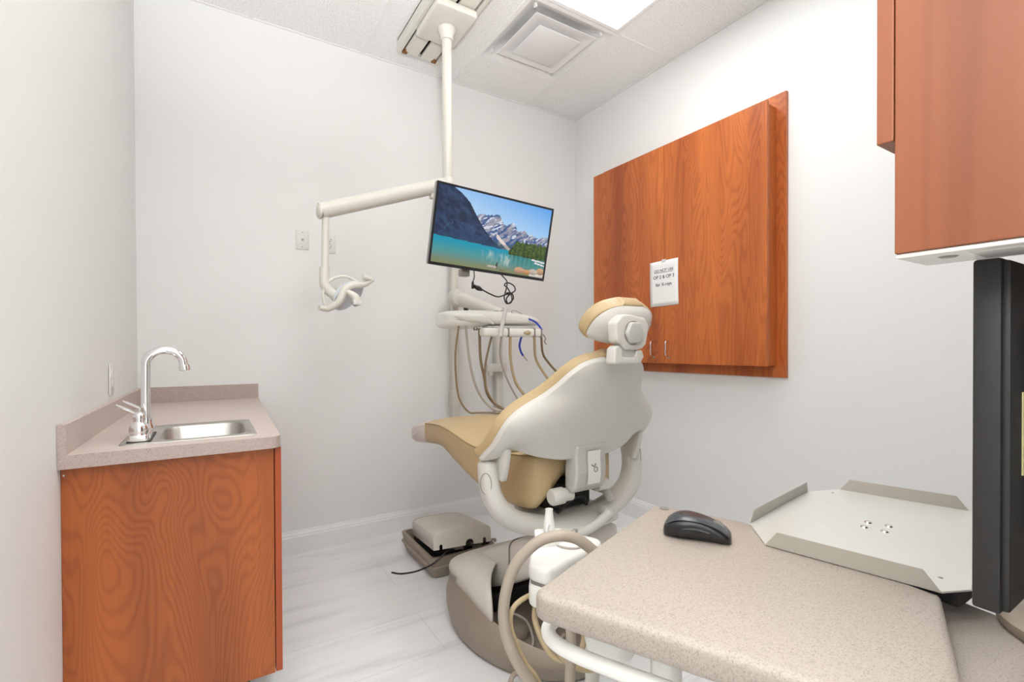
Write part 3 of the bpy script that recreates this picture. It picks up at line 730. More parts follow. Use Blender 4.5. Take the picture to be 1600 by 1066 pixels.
nk = [(1.052, 1.128), (1.168, 1.128), (1.186, 1.15), (1.176, 1.172), (1.15, 1.172), (1.146, 1.150), (1.088, 1.150), (1.090, 1.178), (1.072, 1.188), (1.056, 1.176)]
b = BM(); prism(b, roundpoly(nk, .008, 3), 'y', 1.09, 1.130, .006, 3); obj('headrest_neck', b, 'chair', t)
b = BM(); box(b, 1.085, 1.15, 1.096, 1.13, 1.13, 1.19, .003); obj('glide_bar', b, 'chair_d', t)
# --- armature under the seat
half = [(.343, 1.47, .770), (.344, 1.46, .72), (.336, 1.45, .665), (.305, 1.44, .612), (.245, 1.44, .566), (.16, 1.44, .535), (.08, 1.44, .520), (0, 1.44, .516)]
path = [(CX-a, y, z) for a, y, z in half]+[(CX+a, y, z) for a, y, z in half[::-1][1:]]
b = BM(); tube(b, path, lambda q: .042+.022*math.sin(PI*q)**2, 20, 5, up=(0, 1, 0), ry=lambda q: .034+.004*math.sin(PI*q)); obj('armature', b, 'chair', t)
for s in (-1, 1):
    b = BM(); ball(b, (CX+s*.343, 1.47, .765), .042, .82, 1, .75); arm_cap = obj('armature_cap', b, 'chair', t)
    b = BM(); tube(b, [(CX+s*(.343+.0275-.013*math.cos(R(a))), 1.462-.029-.016*math.cos(R(a)), .718+.036*math.sin(R(a))) for a in range(0, 361, 15)], .0013, 6, 0); obj('pivot_emblem', b, 'line', arm_cap)
    b = BM(); prism(b, roundpoly([(1.37, .842), (1.44, .836), (1.455, .79), (1.44, .728), (1.405, .722), (1.39, .76)], .012, 3), 'x', CX+s*.314-.011, CX+s*.314+.011, .006); obj('hinge_bracket', b, 'chair', t)
b = BM(); rg = []
for y, hw, z0, z1 in ((1.30, .10, .535, .548), (1.33, .17, .515, .55), (1.40, .2, .50, .56), (1.50, .2, .50, .565), (1.60, .16, .515, .57), (1.68, .12, .53, .57)):
    rg.append([(CX-hw, y, (z0+z1)/2+.01), (CX-hw*.85, y, z0), (CX+hw*.85, y, z0), (CX+hw, y, (z0+z1)/2+.01), (CX+hw*.8, y, z1), (CX-hw*.8, y, z1)])
loft(b, rg); obj('armature_pan', b, 'chair', t, sub=1)
b = BM(); tube(b, [(1.09, 1.31, .525), (1.16, 1.30, .545), (1.235, 1.31, .57)], .017, 12, 4); tube(b, [(1.235, 1.31, .57), (1.255, 1.36, .565)], .021, 12, 0); obj('recline_lever', b, 'chair', t)
b = BM(); tube(b, [(1.27, 1.42, .66), (1.30, 1.40, .625), (1.315, 1.385, .585)], .016, 12, 4); obj('recline_rod', b, 'chair_d', t)
b = BM(); tube(b, [(1.08, 1.42, .57), (1.13, 1.41, .61), (1.20, 1.42, .61), (1.24, 1.44, .57)], .008, 8, 4); obj('cable', b, 'black_m', t)
b = BM(); box(b, 1.07, 1.27, 1.45, 1.62, .565, .66, .01); obj('mechanism', b, 'pcb', t)
# backrest support link
lk = [(1.305, .838), (1.312, .80), (1.308, .735), (1.317, .682), (1.345, .658), (1.38, .672), (1.38, .75), (1.37, .83)]
b = BM(); prism(b, roundpoly(lk, .012, 3), 'x', CX-.075, CX+.066, .010, 3); lkob = obj('back_link', b, 'chair_d', t)
b = BM(); rows = []
for y, z in ((1.3085, .812), (1.3110, .79), (1.3080, .75), (1.3075, .72), (1.3125, .692)):
    rows.append([(CX-.028, y-.004, z), (CX+.032, y-.004, z)])
loft(b, rows, closed=False); obj('link_panel', b, 'white', lkob)
b = BM(); tube(b, [(CX-.012, 1.3035, .762), (CX+.0, 1.3035, .755), (CX+.008, 1.3035, .765)], .002, 6, 3); tube(b, [(CX+.008+.008*math.cos(R(a)), 1.3035, .744+.009*math.sin(R(a))) for a in range(0, 361, 30)], .0016, 6, 0); obj('link_mark', b, 'line', lkob)
b = BM(); lathe(b, [(.012, -.002), (.026, 0), (.03, .006), (.03, .05), (.024, .056), (.024, .09)], (1.02, 1.375, .648), (1, 0, 0), 24); obj('pivot_drum', b, 'chair', t)
b = BM(); lathe(b, [(.022, 0), (.022, .05), (.014, .056)], (1.22, 1.36, .665), (1, 0, 0), 20); obj('pivot_drum', b, 'chair', t)
# --- lift arm and base
b = BM(); rg = []
for y, zc, hh, hw in ((1.90, .20, .07, .15), (1.80, .24, .085, .185), (1.65, .31, .085, .19), (1.52, .385, .08, .188), (1.42, .43, .072, .18), (1.365, .45, .055, .17), (1.35, .455, .03, .155)):
    rg.append([(CX+p[0], y, zc+p[1]) for p in roundpoly([(-hw, -hh), (hw, -hh), (hw, hh), (-hw, hh)], .035, 4)])
loft(b, rg); la = obj('lift_arm', b, 'cover', t)
b = BM(); rg = []
for y, zc, hh, hw in ((1.572, .355, .087, .195), (1.575, .353, .087, .195)):
    rg.append([(CX+p[0], y, zc+p[1]) for p in roundpoly([(-hw, -hh), (hw, -hh), (hw, hh), (-hw, hh)], .037, 4)])
loft(b, rg); obj('arm_seam', b, 'line', la)
BC, BRX, BRY = (CX, 1.73), .328, .45
def bring(sc, z, n=56, zf=None, e=2.0):
    r = []
    for k in range(n):
        a = 2*PI*k/n
        c, s = math.cos(a), math.sin(a)
        x = math.copysign(abs(c)**(2/e), c)*BRX*sc; y = math.copysign(abs(s)**(2/e), s)*BRY*sc
        zz = zf(BC[1]+y) if zf else z
        r.append((BC[0]+x, BC[1]+y, zz))
    return r
rim = lambda y: max(.075, min(.215, .085+(y-1.30)*.33)) if y < 1.9 else .215-.06*min(1, (y-1.9)/.25)
b = BM(); loft(b, [bring(.93, 0), bring(.965, .012), bring(1.0, .06), bring(1.005, .10, zf=lambda y: .06+.3*(rim(y)-.06)), bring(.975, 0, zf=lambda y: .06+.66*(rim(y)-.06)), bring(.955, 0, zf=lambda y: rim(y)-.004), bring(.94, 0, zf=rim), bring(.925, 0, zf=lambda y: rim(y)-.006), bring(.88, .045), bring(.84, .028)], True, False)
vtop = None
loft(b, [bring(.845, .028), bring(.3, .03), bring(.02, .03)], False, True)
obj('base_skirt', b, 'taupe', t, angle=60)
# greige hood over the foot half of the base, cut by a slanted front edge
b = BM(); rows = []; nS = 36
for j in range(15):
    f = j/14
    row = []
    for k in range(nS+1):
        a = PI*k/nS                      # from left rim over the top to right rim
        side = abs(math.cos(a))**1.5
        yfront = 1.545*side+1.735*(1-side)
        yb = 2.145
        y = yfront+(yb-yfront)*f
        q = max(0, 1-((y-BC[1])/BRY)**2)**.5 if y > BC[1] else max(.0, 1-((y-BC[1])/BRY)**2)**.5
        w = BRX*.955*q
        top = interp([(1.5, .325), (1.62, .322), (1.75, .315), (1.88, .285), (2.0, .24), (2.14, .17)], y)[0]
        zr = rim(y)-.002
        ca, sa = math.cos(a), math.sin(a)
        x = -math.copysign(abs(ca)**.62, ca)*w
        z = zr+(max(top, zr)-zr)*abs(sa)**.62
        row.append((BC[0]+x, y, z))
    rows.append(row)
loft(b, rows, closed=False); hood = obj('base_hood', b, 'cover', t)
m_ = hood.modifiers.new('solid', 'SOLIDIFY'); m_.thickness = .006; m_.offset = -1
b = BM(); box(b, .836, .846, 1.79, 1.83, .225, .243, .002); obj('hood_badge', b, 'line', hood)
b = BM(); lathe(b, [(.0, 0), (.05, .0), (.06, .03), (.055, .05)], (1.02, 1.62, .03), (0, 0, 1), 20); obj('pump_housing', b, 'taupe', t)
b = BM(); box(b, 1.02, 1.30, 1.80, 2.0, .03, .12, .02); obj('motor_block', b, 'pcb', t)
b = BM(); box(b, .93, 1.02, 1.56, 1.64, .03, .07, .012); obj('valve_block', b, 'taupe', t)
b = BM(); tube(b, [(.93, 1.52, .036), (.98, 1.49, .036), (1.04, 1.52, .05), (1.05, 1.58, .10), (1.0, 1.63, .13)], .005, 8, 5); obj('cable', b, 'hose_g', t)
b = BM(); tube(b, [(.92, 1.62, .10), (.95, 1.60, .07), (.99, 1.62, .09), (.97, 1.66, .13)], .007, 8, 5); obj('cable', b, 'black_m', t)

# ------------------------------------------------------------------ utility box on the floor
t = thing('utility_box', 'open floor utility box under the foot of the chair with its lid tilted off', 'utility box', (1.11, 2.5, 0))
b = BM()
def rr(x0, x1, y0, y1, z, r=.03): return [(p[0], p[1], z) for p in roundpoly([(x0, y0), (x1, y0), (x1, y1), (x0, y1)], r, 4)]
loft(b, [rr(.975, 1.275, 2.31, 2.69, 0), rr(.955, 1.29, 2.285, 2.71, .01), rr(.94, 1.305, 2.27, 2.725, .055), rr(.932, 1.313, 2.262, 2.733, .062), rr(.936, 1.309, 2.266, 2.729, .069), rr(.942, 1.303, 2.272, 2.723, .071), rr(.934, 1.311, 2.264, 2.731, .11), rr(.937, 1.308, 2.267, 2.728, .116), rr(.95, 1.295, 2.28, 2.715, .116), rr(.955, 1.29, 2.285, 2.71, .025)], True, False)
loft(b, [rr(.955, 1.29, 2.285, 2.71, .025), rr(1.0, 1.25, 2.33, 2.66, .025)], False, True)
obj('base_tray', b, 'taupe', t)
lidM = Matrix.Translation((1.107, 2.42, .142)) @ Matrix.Rotation(R(-8), 4, 'X') @ Matrix.Rotation(R(2.0), 4, 'Y') @ Matrix.Rotation(R(-6), 4, 'Z')
b = BM(); rings = []
lw, l0, l1, lh = .156, -.215, .215, .090
def lid_sec(y, hw, h):
    pts = [(-hw, y, 0), (-hw, y, h*.66)]
    for k in range(1, 12):
        a = PI*(1-k/12); c, s = math.cos(a), math.sin(a)
        pts.append((hw*math.copysign(abs(c)**.55, c), y, h*.66+h*.36*abs(s)**.7))
    return pts+[(hw, y, h*.66), (hw, y, 0)]
for y, hw, h in ((l0, lw*.985, lh*.97), (l0+.006, lw, lh), (-.1, lw, lh*1.0), (0, lw, lh), (.1, lw, lh), (l1-.02, lw, lh*.97), (l1, lw*.97, lh*.9)): rings.append(lid_sec(y, hw, h))
loft(b, rings, closed=False)
# far and near end walls, the near one with cable notches along its lower edge
def end_wall(y, notches):
    sec = lid_sec(y, lw*.985, lh*.97)
    pts = [(p[0], p[2]) for p in sec]
    low = []
    for c, w, h in notches:
        low += [(c+w, 0), (c+w, h-w)]+[(c+w*math.cos(PI*k/6), h-w+w*math.sin(PI*k/6)) for k in range(1, 6)]+[(c-w, h-w), (c-w, 0)]
    prism(b, pts+low, 'y', y-.0025, y)
end_wall(l1, []); end_wall(l0+.0025, [(.117, .009, .026), (.035, .022, .030), (-.118, .008, .024)])
for v in b.verts: v.co = lidM @ v.co
o = obj('lid', b, 'cover', t, angle=35)
m_ = o.modifiers.new('solid', 'SOLIDIFY'); m_.thickness = .003
b = BM(); box(b, .985, 1.26, 2.32, 2.66, .03, .10, .01); obj('wiring_block', b, 'pcb', t)
random.seed(4)
for k in range(6):
    b = BM(); x = 1.0+.05*k
    tube(b, [(x, 2.40, .08), (x+.02, 2.315, .115+.01*random.random()), (x+.07, 2.30, .12+.02*random.random()), (x+.09, 2.33, .10)], .007, 8, 5); obj('hose', b, 'hose_t' if k % 2 else 'pcb', t)
b = BM(); lathe(b, [(.0, 0), (.03, .0), (.032, .04), (.0, .045)], (1.235, 2.34, .075), (-.4, -.3, .8), 18); obj('valve', b, 'hose_t', t)
b = BM(); tube(b, [(1.06, 2.31, .14), (1.016, 2.266, .142), (.991, 2.262, .124), (.939, 2.256, .098), (.854, 2.25, .085), (.772, 2.25, .092), (.725, 2.25, .110)], .0042, 8, 6); obj('loose_cable', b, 'black', t)

# ------------------------------------------------------------------ sink corner
t = thing('sink_cabinet', 'cherry wood cabinet standing under the corner sink', 'cabinet', (-.08, 2.3, 0))
b = BM(); box(b, -.333, .166, 1.681, 1.700, .158, .872); obj('side_panel', b, 'wood_a', t, False, bev=.001)
b = BM(); prism(b, [(xl(1.7)+.001, 1.7), (.150, 1.7), (.150, YB-.002), (xl(YB)+.001, YB-.002)], 'z', .158, .18); box(b, -.30, .150, 2.98, YB-.004, .18, .872); prism(b, [(xl(1.7)+.001, 1.7), (xl(1.7)+.016, 1.7), (xl(2.9)+.016, 2.9), (xl(2.9)+.001, 2.9)], 'z', .18, .872); obj('carcass', b, 'wood_c', t, False)
for y0, y1 in ((1.681, 2.335), (2.339, 2.99)):
    b = BM(); box(b, .1685, .187, y0, y1, .160, .870); d = obj('door', b, 'wood_edge', t, False, bev=.001)
    b = BM(); yy = 2.28 if y0 < 2 else 2.40
    tube(b, [(.187, yy, .70), (.21, yy, .71), (.21, yy, .79), (.187, yy, .80)], .004, 10, 3); obj('handle', b, 'nickel', d)
b = BM(); box(b, -.30, .10, 1.76, 3.0, 0, .158); obj('toe_kick', b, 'black_m', t, False)
b = BM(); lathe(b, [(.0025, 0), (.002, .001)], (-.327, 1.681, .852), (0, -1, 0), 10); obj('screw', b, 'paper', t)

t = thing('countertop', 'pink beige laminate countertop with backsplash fitted around the corner sink', 'countertop', (-.08, 2.3, .875))
# slab with a cut-out for the basin
b = BM()
xf0 = xl(1.651)+.0008
outer = roundpoly([(xf0, 1.651), (.183, 1.651), (.222, YB-.0005), (xl(YB)+.0008, YB-.0005)], [0, .035, 0, 0], 6)
hole = roundpoly([(-.160, 1.742), (.108, 1.742), (.108, 2.078), (-.160, 2.078)], .03, 4)
def holed(bm, outer, hole, z0, z1):
    for z in (z0, z1):
        vo = [bm.verts.new((p[0], p[1], z)) for p in outer]; vh = [bm.verts.new((p[0], p[1], z)) for p in hole]
        es = [bm.edges.new((vo[i], vo[(i+1) % len(vo)])) for i in range(len(vo))]+[bm.edges.new((vh[i], vh[(i+1) % len(vh)])) for i in range(len(vh))]
        bmesh.ops.triangle_fill(bm, use_beauty=True, use_dissolve=False, edges=es)
        if z == z0: a = (vo, vh)
        else:
            for lo, hi in zip(a, (vo, vh)):
                for i in range(len(lo)):
                    j = (i+1) % len(lo); bm.faces.new((lo[i], lo[j], hi[j], hi[i]))
    bmesh.ops.recalc_face_normals(bm, faces=bm.faces)
holed(b, outer, hole, .873, .9095)
obj('slab', b, 'lam', t, False)
b = BM()
ol = outer[1:-2]
pts = [(xf0, 1.651)]+[p for p in outer if p[0] > .1 and p[1] < 2]+[(.222, YB-.0005)]
for i in range(len(pts)-1):
    p, q = Vector(pts[i]), Vector(pts[i+1]); n = Vector((q.y-p.y, p.x-q.x)).normalized()*.0012
    vv = [b.verts.new((v.x, v.y, z)) for v, z in ((p, .8735), (q, .8735), (q+n, .8735), (p+n, .8735), (p, .9090), (q, .9090), (q+n, .9090), (p+n, .9090))]
    for f in ((0, 1, 2, 3), (4, 7, 6, 5), (0, 4, 5, 1), (3, 2, 6, 7), (0, 3, 7, 4), (1, 5, 6, 2)): b.faces.new([vv[k] for k in f])
obj('edge_strip', b, 'lam_edge', t, False)
b = BM(); prism(b, [(xl(1.651)+.0008, 1.651), (xl(1.651)+.019, 1.651), (xl(YB)+.019, YB-.0005), (xl(YB)+.0008, YB-.0005)], 'z', .9095, .988); obj('backsplash', b, 'lam', t, False)
b = BM(); prism(b, [(xl(1.651)+.0006, 1.6495), (xl(1.651)+.0192, 1.6495), (xl(1.651)+.0192, 1.651), (xl(1.651)+.0006, 1.651)], 'z', .9095, .988); obj('backsplash_end', b, 'lam_edge', t, False)
b = BM(); box(b, xl(YB)+.019, .222, YB-.019, YB-.0005, .9095, .988); obj('backsplash', b, 'lam_edge', t, False)

t = thing('sink', 'small rectangular stainless steel sink set in the laminate countertop', 'sink', (-.045, 1.905, .78))
b = BM()
def rp(x0, x1, y0, y1, r, z, n=6): return [(p[0], p[1], z) for p in roundpoly([(x0, y0), (x1, y0), (x1, y1), (x0, y1)], r, n)]
loft(b, [rp(-.222, .124, 1.718, 2.092, .018, .9098), rp(-.220, .122, 1.720, 2.090, .018, .913), rp(-.212, .114, 1.728, 2.082, .016, .9138), rp(-.208, .110, 1.732, 2.078, .016, .9118), rp(-.138, .100, 1.752, 2.062, .065, .9110), rp(-.134, .096, 1.756, 2.058, .063, .905), rp(-.128, .092, 1.762, 2.052, .06, .83), rp(-.11, .075, 1.78, 2.035, .055, .792), rp(-.07, .035, 1.82, 1.99, .05, .786)], False, True)
obj('basin', b, 'steel', t, angle=60)
b = BM(); lathe(b, [(.0, 0), (.03, 0), (.036, .003), (.038, .002)], (-.018, 1.905, .7865), (0, 0, 1), 24); obj('drain', b, 'chrome', t)

t = thing('faucet', 'chrome gooseneck faucet with two handles on the back ledge of the sink', 'faucet', (-.168, 1.83, .9115))
b = BM(); prism(b, roundpoly([(-.203, 1.735), (-.152, 1.735), (-.152, 1.925), (-.203, 1.925)], .012, 4), 'z', .9115, .934, .004); obj('deck_plate', b, 'chrome', t)
b = BM(); prism(b, roundpoly([(-.206, 1.732), (-.149, 1.732), (-.149, 1.928), (-.206, 1.928)], .013, 4), 'z', .9108, .9155); obj('gasket', b, 'black_m', t)
b = BM(); lathe(b, [(.021, 0), (.021, .012), (.017, .022), (.0165, .04)], (-.168, 1.83, .934), (0, 0, 1)); obj('spout_base', b, 'chrome', t)
pth = [(-.168, 1.83, .95), (-.168, 1.83, 1.05), (-.167, 1.83, 1.122)]+[(-.1195-.048*math.cos(R(a)), 1.83, 1.132+.046*math.sin(R(a))) for a in range(8, 165, 14)]+[(-.0725, 1.83, 1.137), (-.0705, 1.83, 1.125)]
b = BM(); tube(b, pth, .0122, 18, 3); obj('spout', b, 'chrome', t)
b = BM(); lathe(b, [(.0145, 0), (.0155, .004), (.0155, .016), (.013, .018)], (-.0705, 1.83, 1.131), (.12, 0, -1), 20); obj('aerator', b, 'chrome', t)
for yy, sg in ((1.765, -1), (1.895, 1)):
    b = BM(); lathe(b, [(.022, 0), (.0245, .006), (.024, .018), (.020, .028), (.0145, .034), (.0135, .04), (.015, .044), (.0155, .052), (.012, .06), (.006, .063)], (-.178, yy, .934), (0, 0, 1), 24); hv = obj('valve_body', b, 'chrome', t)
    b = BM(); rg = []
    for q in range(9):
        f = q/8; w = .006+.015*math.sin(PI*min(1, .08+f*.84))
        c = Vector((-.184-.045*f, yy-.004*sg*f, .990+.030*f**.8))
        rg.append([c+Vector((-.25, 0, .97)).normalized()*math.sin(2*PI*k/12)*.005*(1-.3*f)+Vector((0, 1, 0))*math.cos(2*PI*k/12)*w for k in range(12)])
    loft(b, rg); obj('handle', b, 'chrome', hv)

# outlets
def wall_plate(name, label, cx, cz, kind, Y=YB):
    t = thing(name, label, 'wall plate' if kind != 'duplex' else 'power outlet', (cx, Y, cz-.056))
    b = BM(); box(b, cx-.034, cx+.034, Y-.0055, Y-.0003, cz-.0565, cz+.0565, .002); obj('plate', b, 'plate', t)
    for s in (-.042, .042) if kind == 'coax' else (0,):
        b = BM(); lathe(b, [(.003, 0), (.0025, .0012)], (cx, Y-.0054, cz+s), (0, -1, 0), 10); obj('screw', b, 'line', t)
    if kind == 'coax':
        b = BM(); lathe(b, [(.0065, 0), (.0065, .003), (.0045, .003), (.0045, .009)], (cx, Y-.0054, cz), (0, -1, 0), 14); obj('jack', b, 'metal_dk', t)
    else:
        for s in (-.0195, .0195):
            b = BM(); prism(b, roundpoly([(cx-.0165, cz+s-.0135), (cx+.0165, cz+s-.0135), (cx+.0165, cz+s+.0135), (cx-.0165, cz+s+.0135)], .008, 4), 'y', Y-.0072, Y-.005); r_ = obj('socket', b, 'plate', t)
            b = BM(); box(b, cx-.0078, cx-.0048, Y-.0076, Y-.0066, cz+s-.001, cz+s+.008); box(b, cx+.0048, cx+.0078, Y-.0076, Y-.0066, cz+s-.001, cz+s+.008); lathe(b, [(.0028, 0), (.0028, .0008)], (cx, Y-.0068, cz+s-.0068), (0, -1, 0), 10); obj('slots', b, 'slot', r_)
    return t
wall_plate('wall_plate', 'white wall plate with a single round jack on the back wall left of the lamp', .457, 1.813, 'coax')
wall_plate('power_outlet', 'white double power outlet on the back wall behind the lamp tube', .607, 1.806, 'duplex')
yq = 2.34; xq = xl(yq)
t = thing('power_outlet', 'white power outlet plate on the left wall above the sink backsplash', 'power outlet', (xq, yq, 1.015))
b = BM(); box(b, xq+.0004, xq+.0068, yq-.036, yq+.036, 1.012, 1.128, .002); obj('plate', b, 'plate', t)
for s in (-.0195, .0195):
    b = BM(); prism(b, roundpoly([(yq-.0165, 1.07+s-.0135), (yq+.0165, 1.07+s-.0135), (yq+.0165, 1.07+s+.0135), (yq-.0165, 1.07+s+.0135)], .008, 4), 'x', xq+.006, xq+.009); s_ = obj('socket', b, 'plate', t)

# ------------------------------------------------------------------ wall cabinet
t = thing('wall_cabinet', 'large cherry wood two-door cabinet mounted on the right wall', 'wall cabinet', (XR, 2.03, 1.02))
b = BM(); box(b, 2.474, XR-.0003, 1.335, 2.665, 1.022, 2.476); obj('backboard', b, 'wood_b', t, False, bev=.0015)
b = BM(); box(b, 2.391, 2.474, 1.385, 2.655, 1.085, 2.41); obj('carcass', b, 'wood_b', t, False, bev=.001)
for y0, y1, yh in ((1.375, 2.0185, 1.99), (2.0215, 2.662, 2.106)):
    b = BM(); box(b, 2.370, 2.390, y0, y1, 1.082, 2.419); d = obj('door', b, 'wood_b', t, False, bev=.001)
    b = BM(); tube(b, [(2.371, yh, 1.132), (2.352, yh, 1.133), (2.345, yh, 1.141), (2.345, yh, 1.175), (2.345, yh, 1.208), (2.352, yh, 1.216), (2.371, yh, 1.217)], .0045, 10, 4); obj('handle', b, 'nickel', d)
    b = BM(); lathe(b, [(.0075, 0), (.007, .002)], (2.3705, yh-.004, 1.118), (-1, 0, 0), 14); obj('lock', b, 'metal_dk', d)
# paper notice
t = thing('paper_notice', 'white paper notice taped to the doors of the wall cabinet', 'notice', (2.368, 2.02, 1.43))
pn = Vector((2.3665, 2.02, 1.575)); tilt = R(.8)
def pp_(a, c, off=0): return Vector((pn.x-off-.0012*math.cos(c*18), pn.y-a*math.cos(tilt)+c*math.sin(tilt), pn.z+c*math.cos(tilt)+a*math.sin(tilt)))
b = BM(); loft(b, [[pp_(-.108+.216*i/8, -.1395+.279*j/10) for i in range(9)] for j in range(11)], closed=False); o = obj('sheet', b, 'paper', t)
m_ = o.modifiers.new('solid', 'SOLIDIFY'); m_.thickness = .0006; m_.offset = 0
xd = (0, -math.cos(tilt), math.sin(tilt)); yd = (0, math.sin(tilt), math.cos(tilt))
for body, sz, c in (('DO NOT USE', .0245, .0795), ('OP 2 & OP 3', .030, .0395), ('for X-rays', .030, -.0065)):
    b = text_mesh(body, sz, 'ink', pp_(0, c, .0011), xd, yd, 'lettering', t); obj('lettering', b, 'ink', t, False)
b = BM(); box(b, 2.3645, 2.3655, 2.02-.069, 2.02+.069, 1.6415, 1.6432); obj('underline', b, 'ink', t, False)
b = BM(); box(b, 2.3646, 2.3662, 2.005, 2.035, 1.705, 1.722); obj('tape', b, 'clear', t, False)

# ------------------------------------------------------------------ assistant's suction unit beside the worktop
t = thing('suction_unit', 'white assistant suction unit with thick hose beyond the worktop edge', 'suction unit', (.67, .84, .655))
poly = [(.541, .806), (.558, .762), (.765, .817), (.722, .905), (.61, .895)]
b = BM(); prism(b, roundpoly(poly, [.022, .02, .03, .03, .04], 6), 'z', .655, .702, .010, 3); obj('lower_housing', b, 'white', t)
b = BM(); prism(b, roundpoly([(x+.006*(.67-x)/.13, y+.006*(.84-y)/.08) for x, y in poly], [.02, .02, .03, .03, .04], 6), 'z', .70, .71); obj('gap', b, 'line', t)
b = BM(); prism(b, roundpoly(poly, [.022, .02, .03, .03, .04], 6), 'z', .708, .742, .010, 3); obj('top_housing', b, 'white', t)
b = BM(); lathe(b, [(.0365, 0), (.0365, .004), (.034, .004)], (.68, .845, .7415), (0, 0, 1), 32, True); cap = obj('canister_ring', b, 'hose_g', t)
b = BM(); lathe(b, [(.033, .001), (.033, .0052), (.03, .006)], (.68, .845, .7415), (0, 0, 1), 32); obj('canister_cap', b, 'white', t)
b = BM(); prism(b, roundpoly([(.60, .862), (.655, .842), (.70, .90), (.64, .93)], .012, 4), 'z', .735, .756, .004); obj('tip_holder', b, 'white', t)
b = BM(); lathe(b, [(.0135, 0), (.0125, .03), (.010, .045), (.0085, .06), (.0088, .064), (.007, .064), (.006, .05)], (.645, .876, .752), (0, 0, 1), 20, False); st = obj('suction_valve', b, 'white', t)
b = BM(); tube(b, [(.634, .868, .756), (.630, .866, .775), (.636, .868, .786)], .004, 10, 4); obj('lever', b, 'clear', st)
b = BM(); lathe(b, [(.009, 0), (.010, .006), (.007, .016)], (.714, .868, .742), (0, 0, 1), 16); obj('chrome_knob', b, 'chrome', t)
b = BM(); tube(b, [(.69, .735, .70), (.672, .725, .745), (.634, .735, .785), (.608, .745, .803), (.576, .759, .808), (.544, .777, .797), (.513, .797, .762), (.496, .806, .725), (.487, .811, .68), (.486, .811, .64), (.494, .806, .598), (.512, .796, .552), (.54, .785, .505), (.60, .79, .40), (.66, .82, .25), (.70, .86, .08)], .0112, 16, 6); obj('suction_hose', b, 'hose_t', t)
b = BM(); tube(b, [(.60, .835, .665), (.54, .83, .66), (.512, .822, .65), (.508, .822, .62), (.517, .816, .586), (.535, .804, .541), (.555, .792, .507), (.60, .81, .40), (.66, .84, .25), (.69, .88, .08)], .0052, 12, 6); obj('thin_hose', b, 'hose_y', t)
b = BM(); tube(b, [(.565, .765, .70), (.562, .764, .667), (.566, .761, .623), (.579, .752, .579), (.606, .735, .552), (.648, .72, .548), (.68, .75, .59), (.69, .80, .66)], .0078, 12, 6); obj('looped_hose', b, 'hose_y', t)
b = BM(); tube(b, [(.60, .78, .70), (.612, .733, .648), (.62, .727, .617), (.615, .73, .585), (.60, .742, .562), (.57, .77, .57), (.56, .81, .62), (.58, .83, .66)], .006, 12, 6); obj('looped_hose', b, 'hose_y', t)
b = BM(); tube(b, [(.66, .70, .70), (.60, .69, .735), (.556, .672, .742), (.537, .665, .715), (.535, .663, .665), (.533, .664, .59), (.54, .68, .50), (.60, .72, .38), (.68, .80, .22), (.72, .84, .08)], .0092, 16, 6); obj('suction_hose', b, 'hose_t', t)
b = BM(); lathe(b, [(.11, 0), (.11, .012), (.03, .03), (.017, .04), (.017, .66)], (.775, .88, 0), (0, 0, 1), 24); obj('stand', b, 'ivory', t)
b = BM(); tube(b, [(.79, 1.30, .012), (.86, 1.385, .058), (.934, 1.40, .050), (1.0, 1.41, .046), (1.064, 1.43, .05), (1.15, 1.47, .07)], .0085, 12, 6); tag(obj('floor_hose', b, 'hose_t'), 'taupe hose lying across the open chair base', 'hose')

# ------------------------------------------------------------------ work cart
t = thing('work_cart', 'beige speckled worktop cart with white tube handle in the foreground', 'work cart', (.6, .42, 0))
wt = [(.375, .554), (.818, .724), (.880, .555), (.846, .246), (.565, .140)]
b = BM(); prism(b, roundpoly(wt, [.022, .03, .008, .006, .03], 6), 'z', .8005, .84, .010, 3); obj('worktop', b, 'corian', t)
b = BM(); lathe(b, [(.010, .0005), (.010, .0012), (.006, .0012)], (.808, .689, .84), (0, 0, 1), 18); obj('plug', b, 'line', t)
b = BM(); tube(b, [(.545, .605, .785), (.50, .603, .765), (.470, .596, .76), (.444, .592, .76), (.422, .577, .76), (.413, .549, .76), (.421, .509, .76), (.445, .455, .76), (.49, .362, .76), (.535, .27, .76), (.56, .23, .77), (.59, .225, .79)], .0105, 16, 6); obj('handle', b, 'white', t)
b = BM(); lathe(b, [(.040, 0), (.040, -.075), (.036, -.092), (.024, -.104), (.0, -.108)], (.528, .557, .798), (0, 0, 1), 32); obj('canister', b, 'white', t)
b = BM(); box(b, .515, .545, .487, .515, .765, .798, .003); obj('mount_bracket', b, 'metal_dk', t)
b = BM(); lathe(b, [(.0215, .03), (.0215, .74), (.024, .745), (.024, .798)], (.545, .462, 0), (0, 0, 1), 24); obj('post', b, 'white', t)
for dx, dy in ((.2, .05), (-.13, .1), (.15, -.2), (-.02, -.22)):
    b = BM(); tube(b, [(.545, .462, .045), (.545+dx, .462+dy, .03)], .016, 12, 0); lathe(b, [(.02, 0), (.024, .01), (.02, .028)], (.545+dx, .462+dy, 0), (0, 0, 1), 14); obj('leg', b, 'white', t)
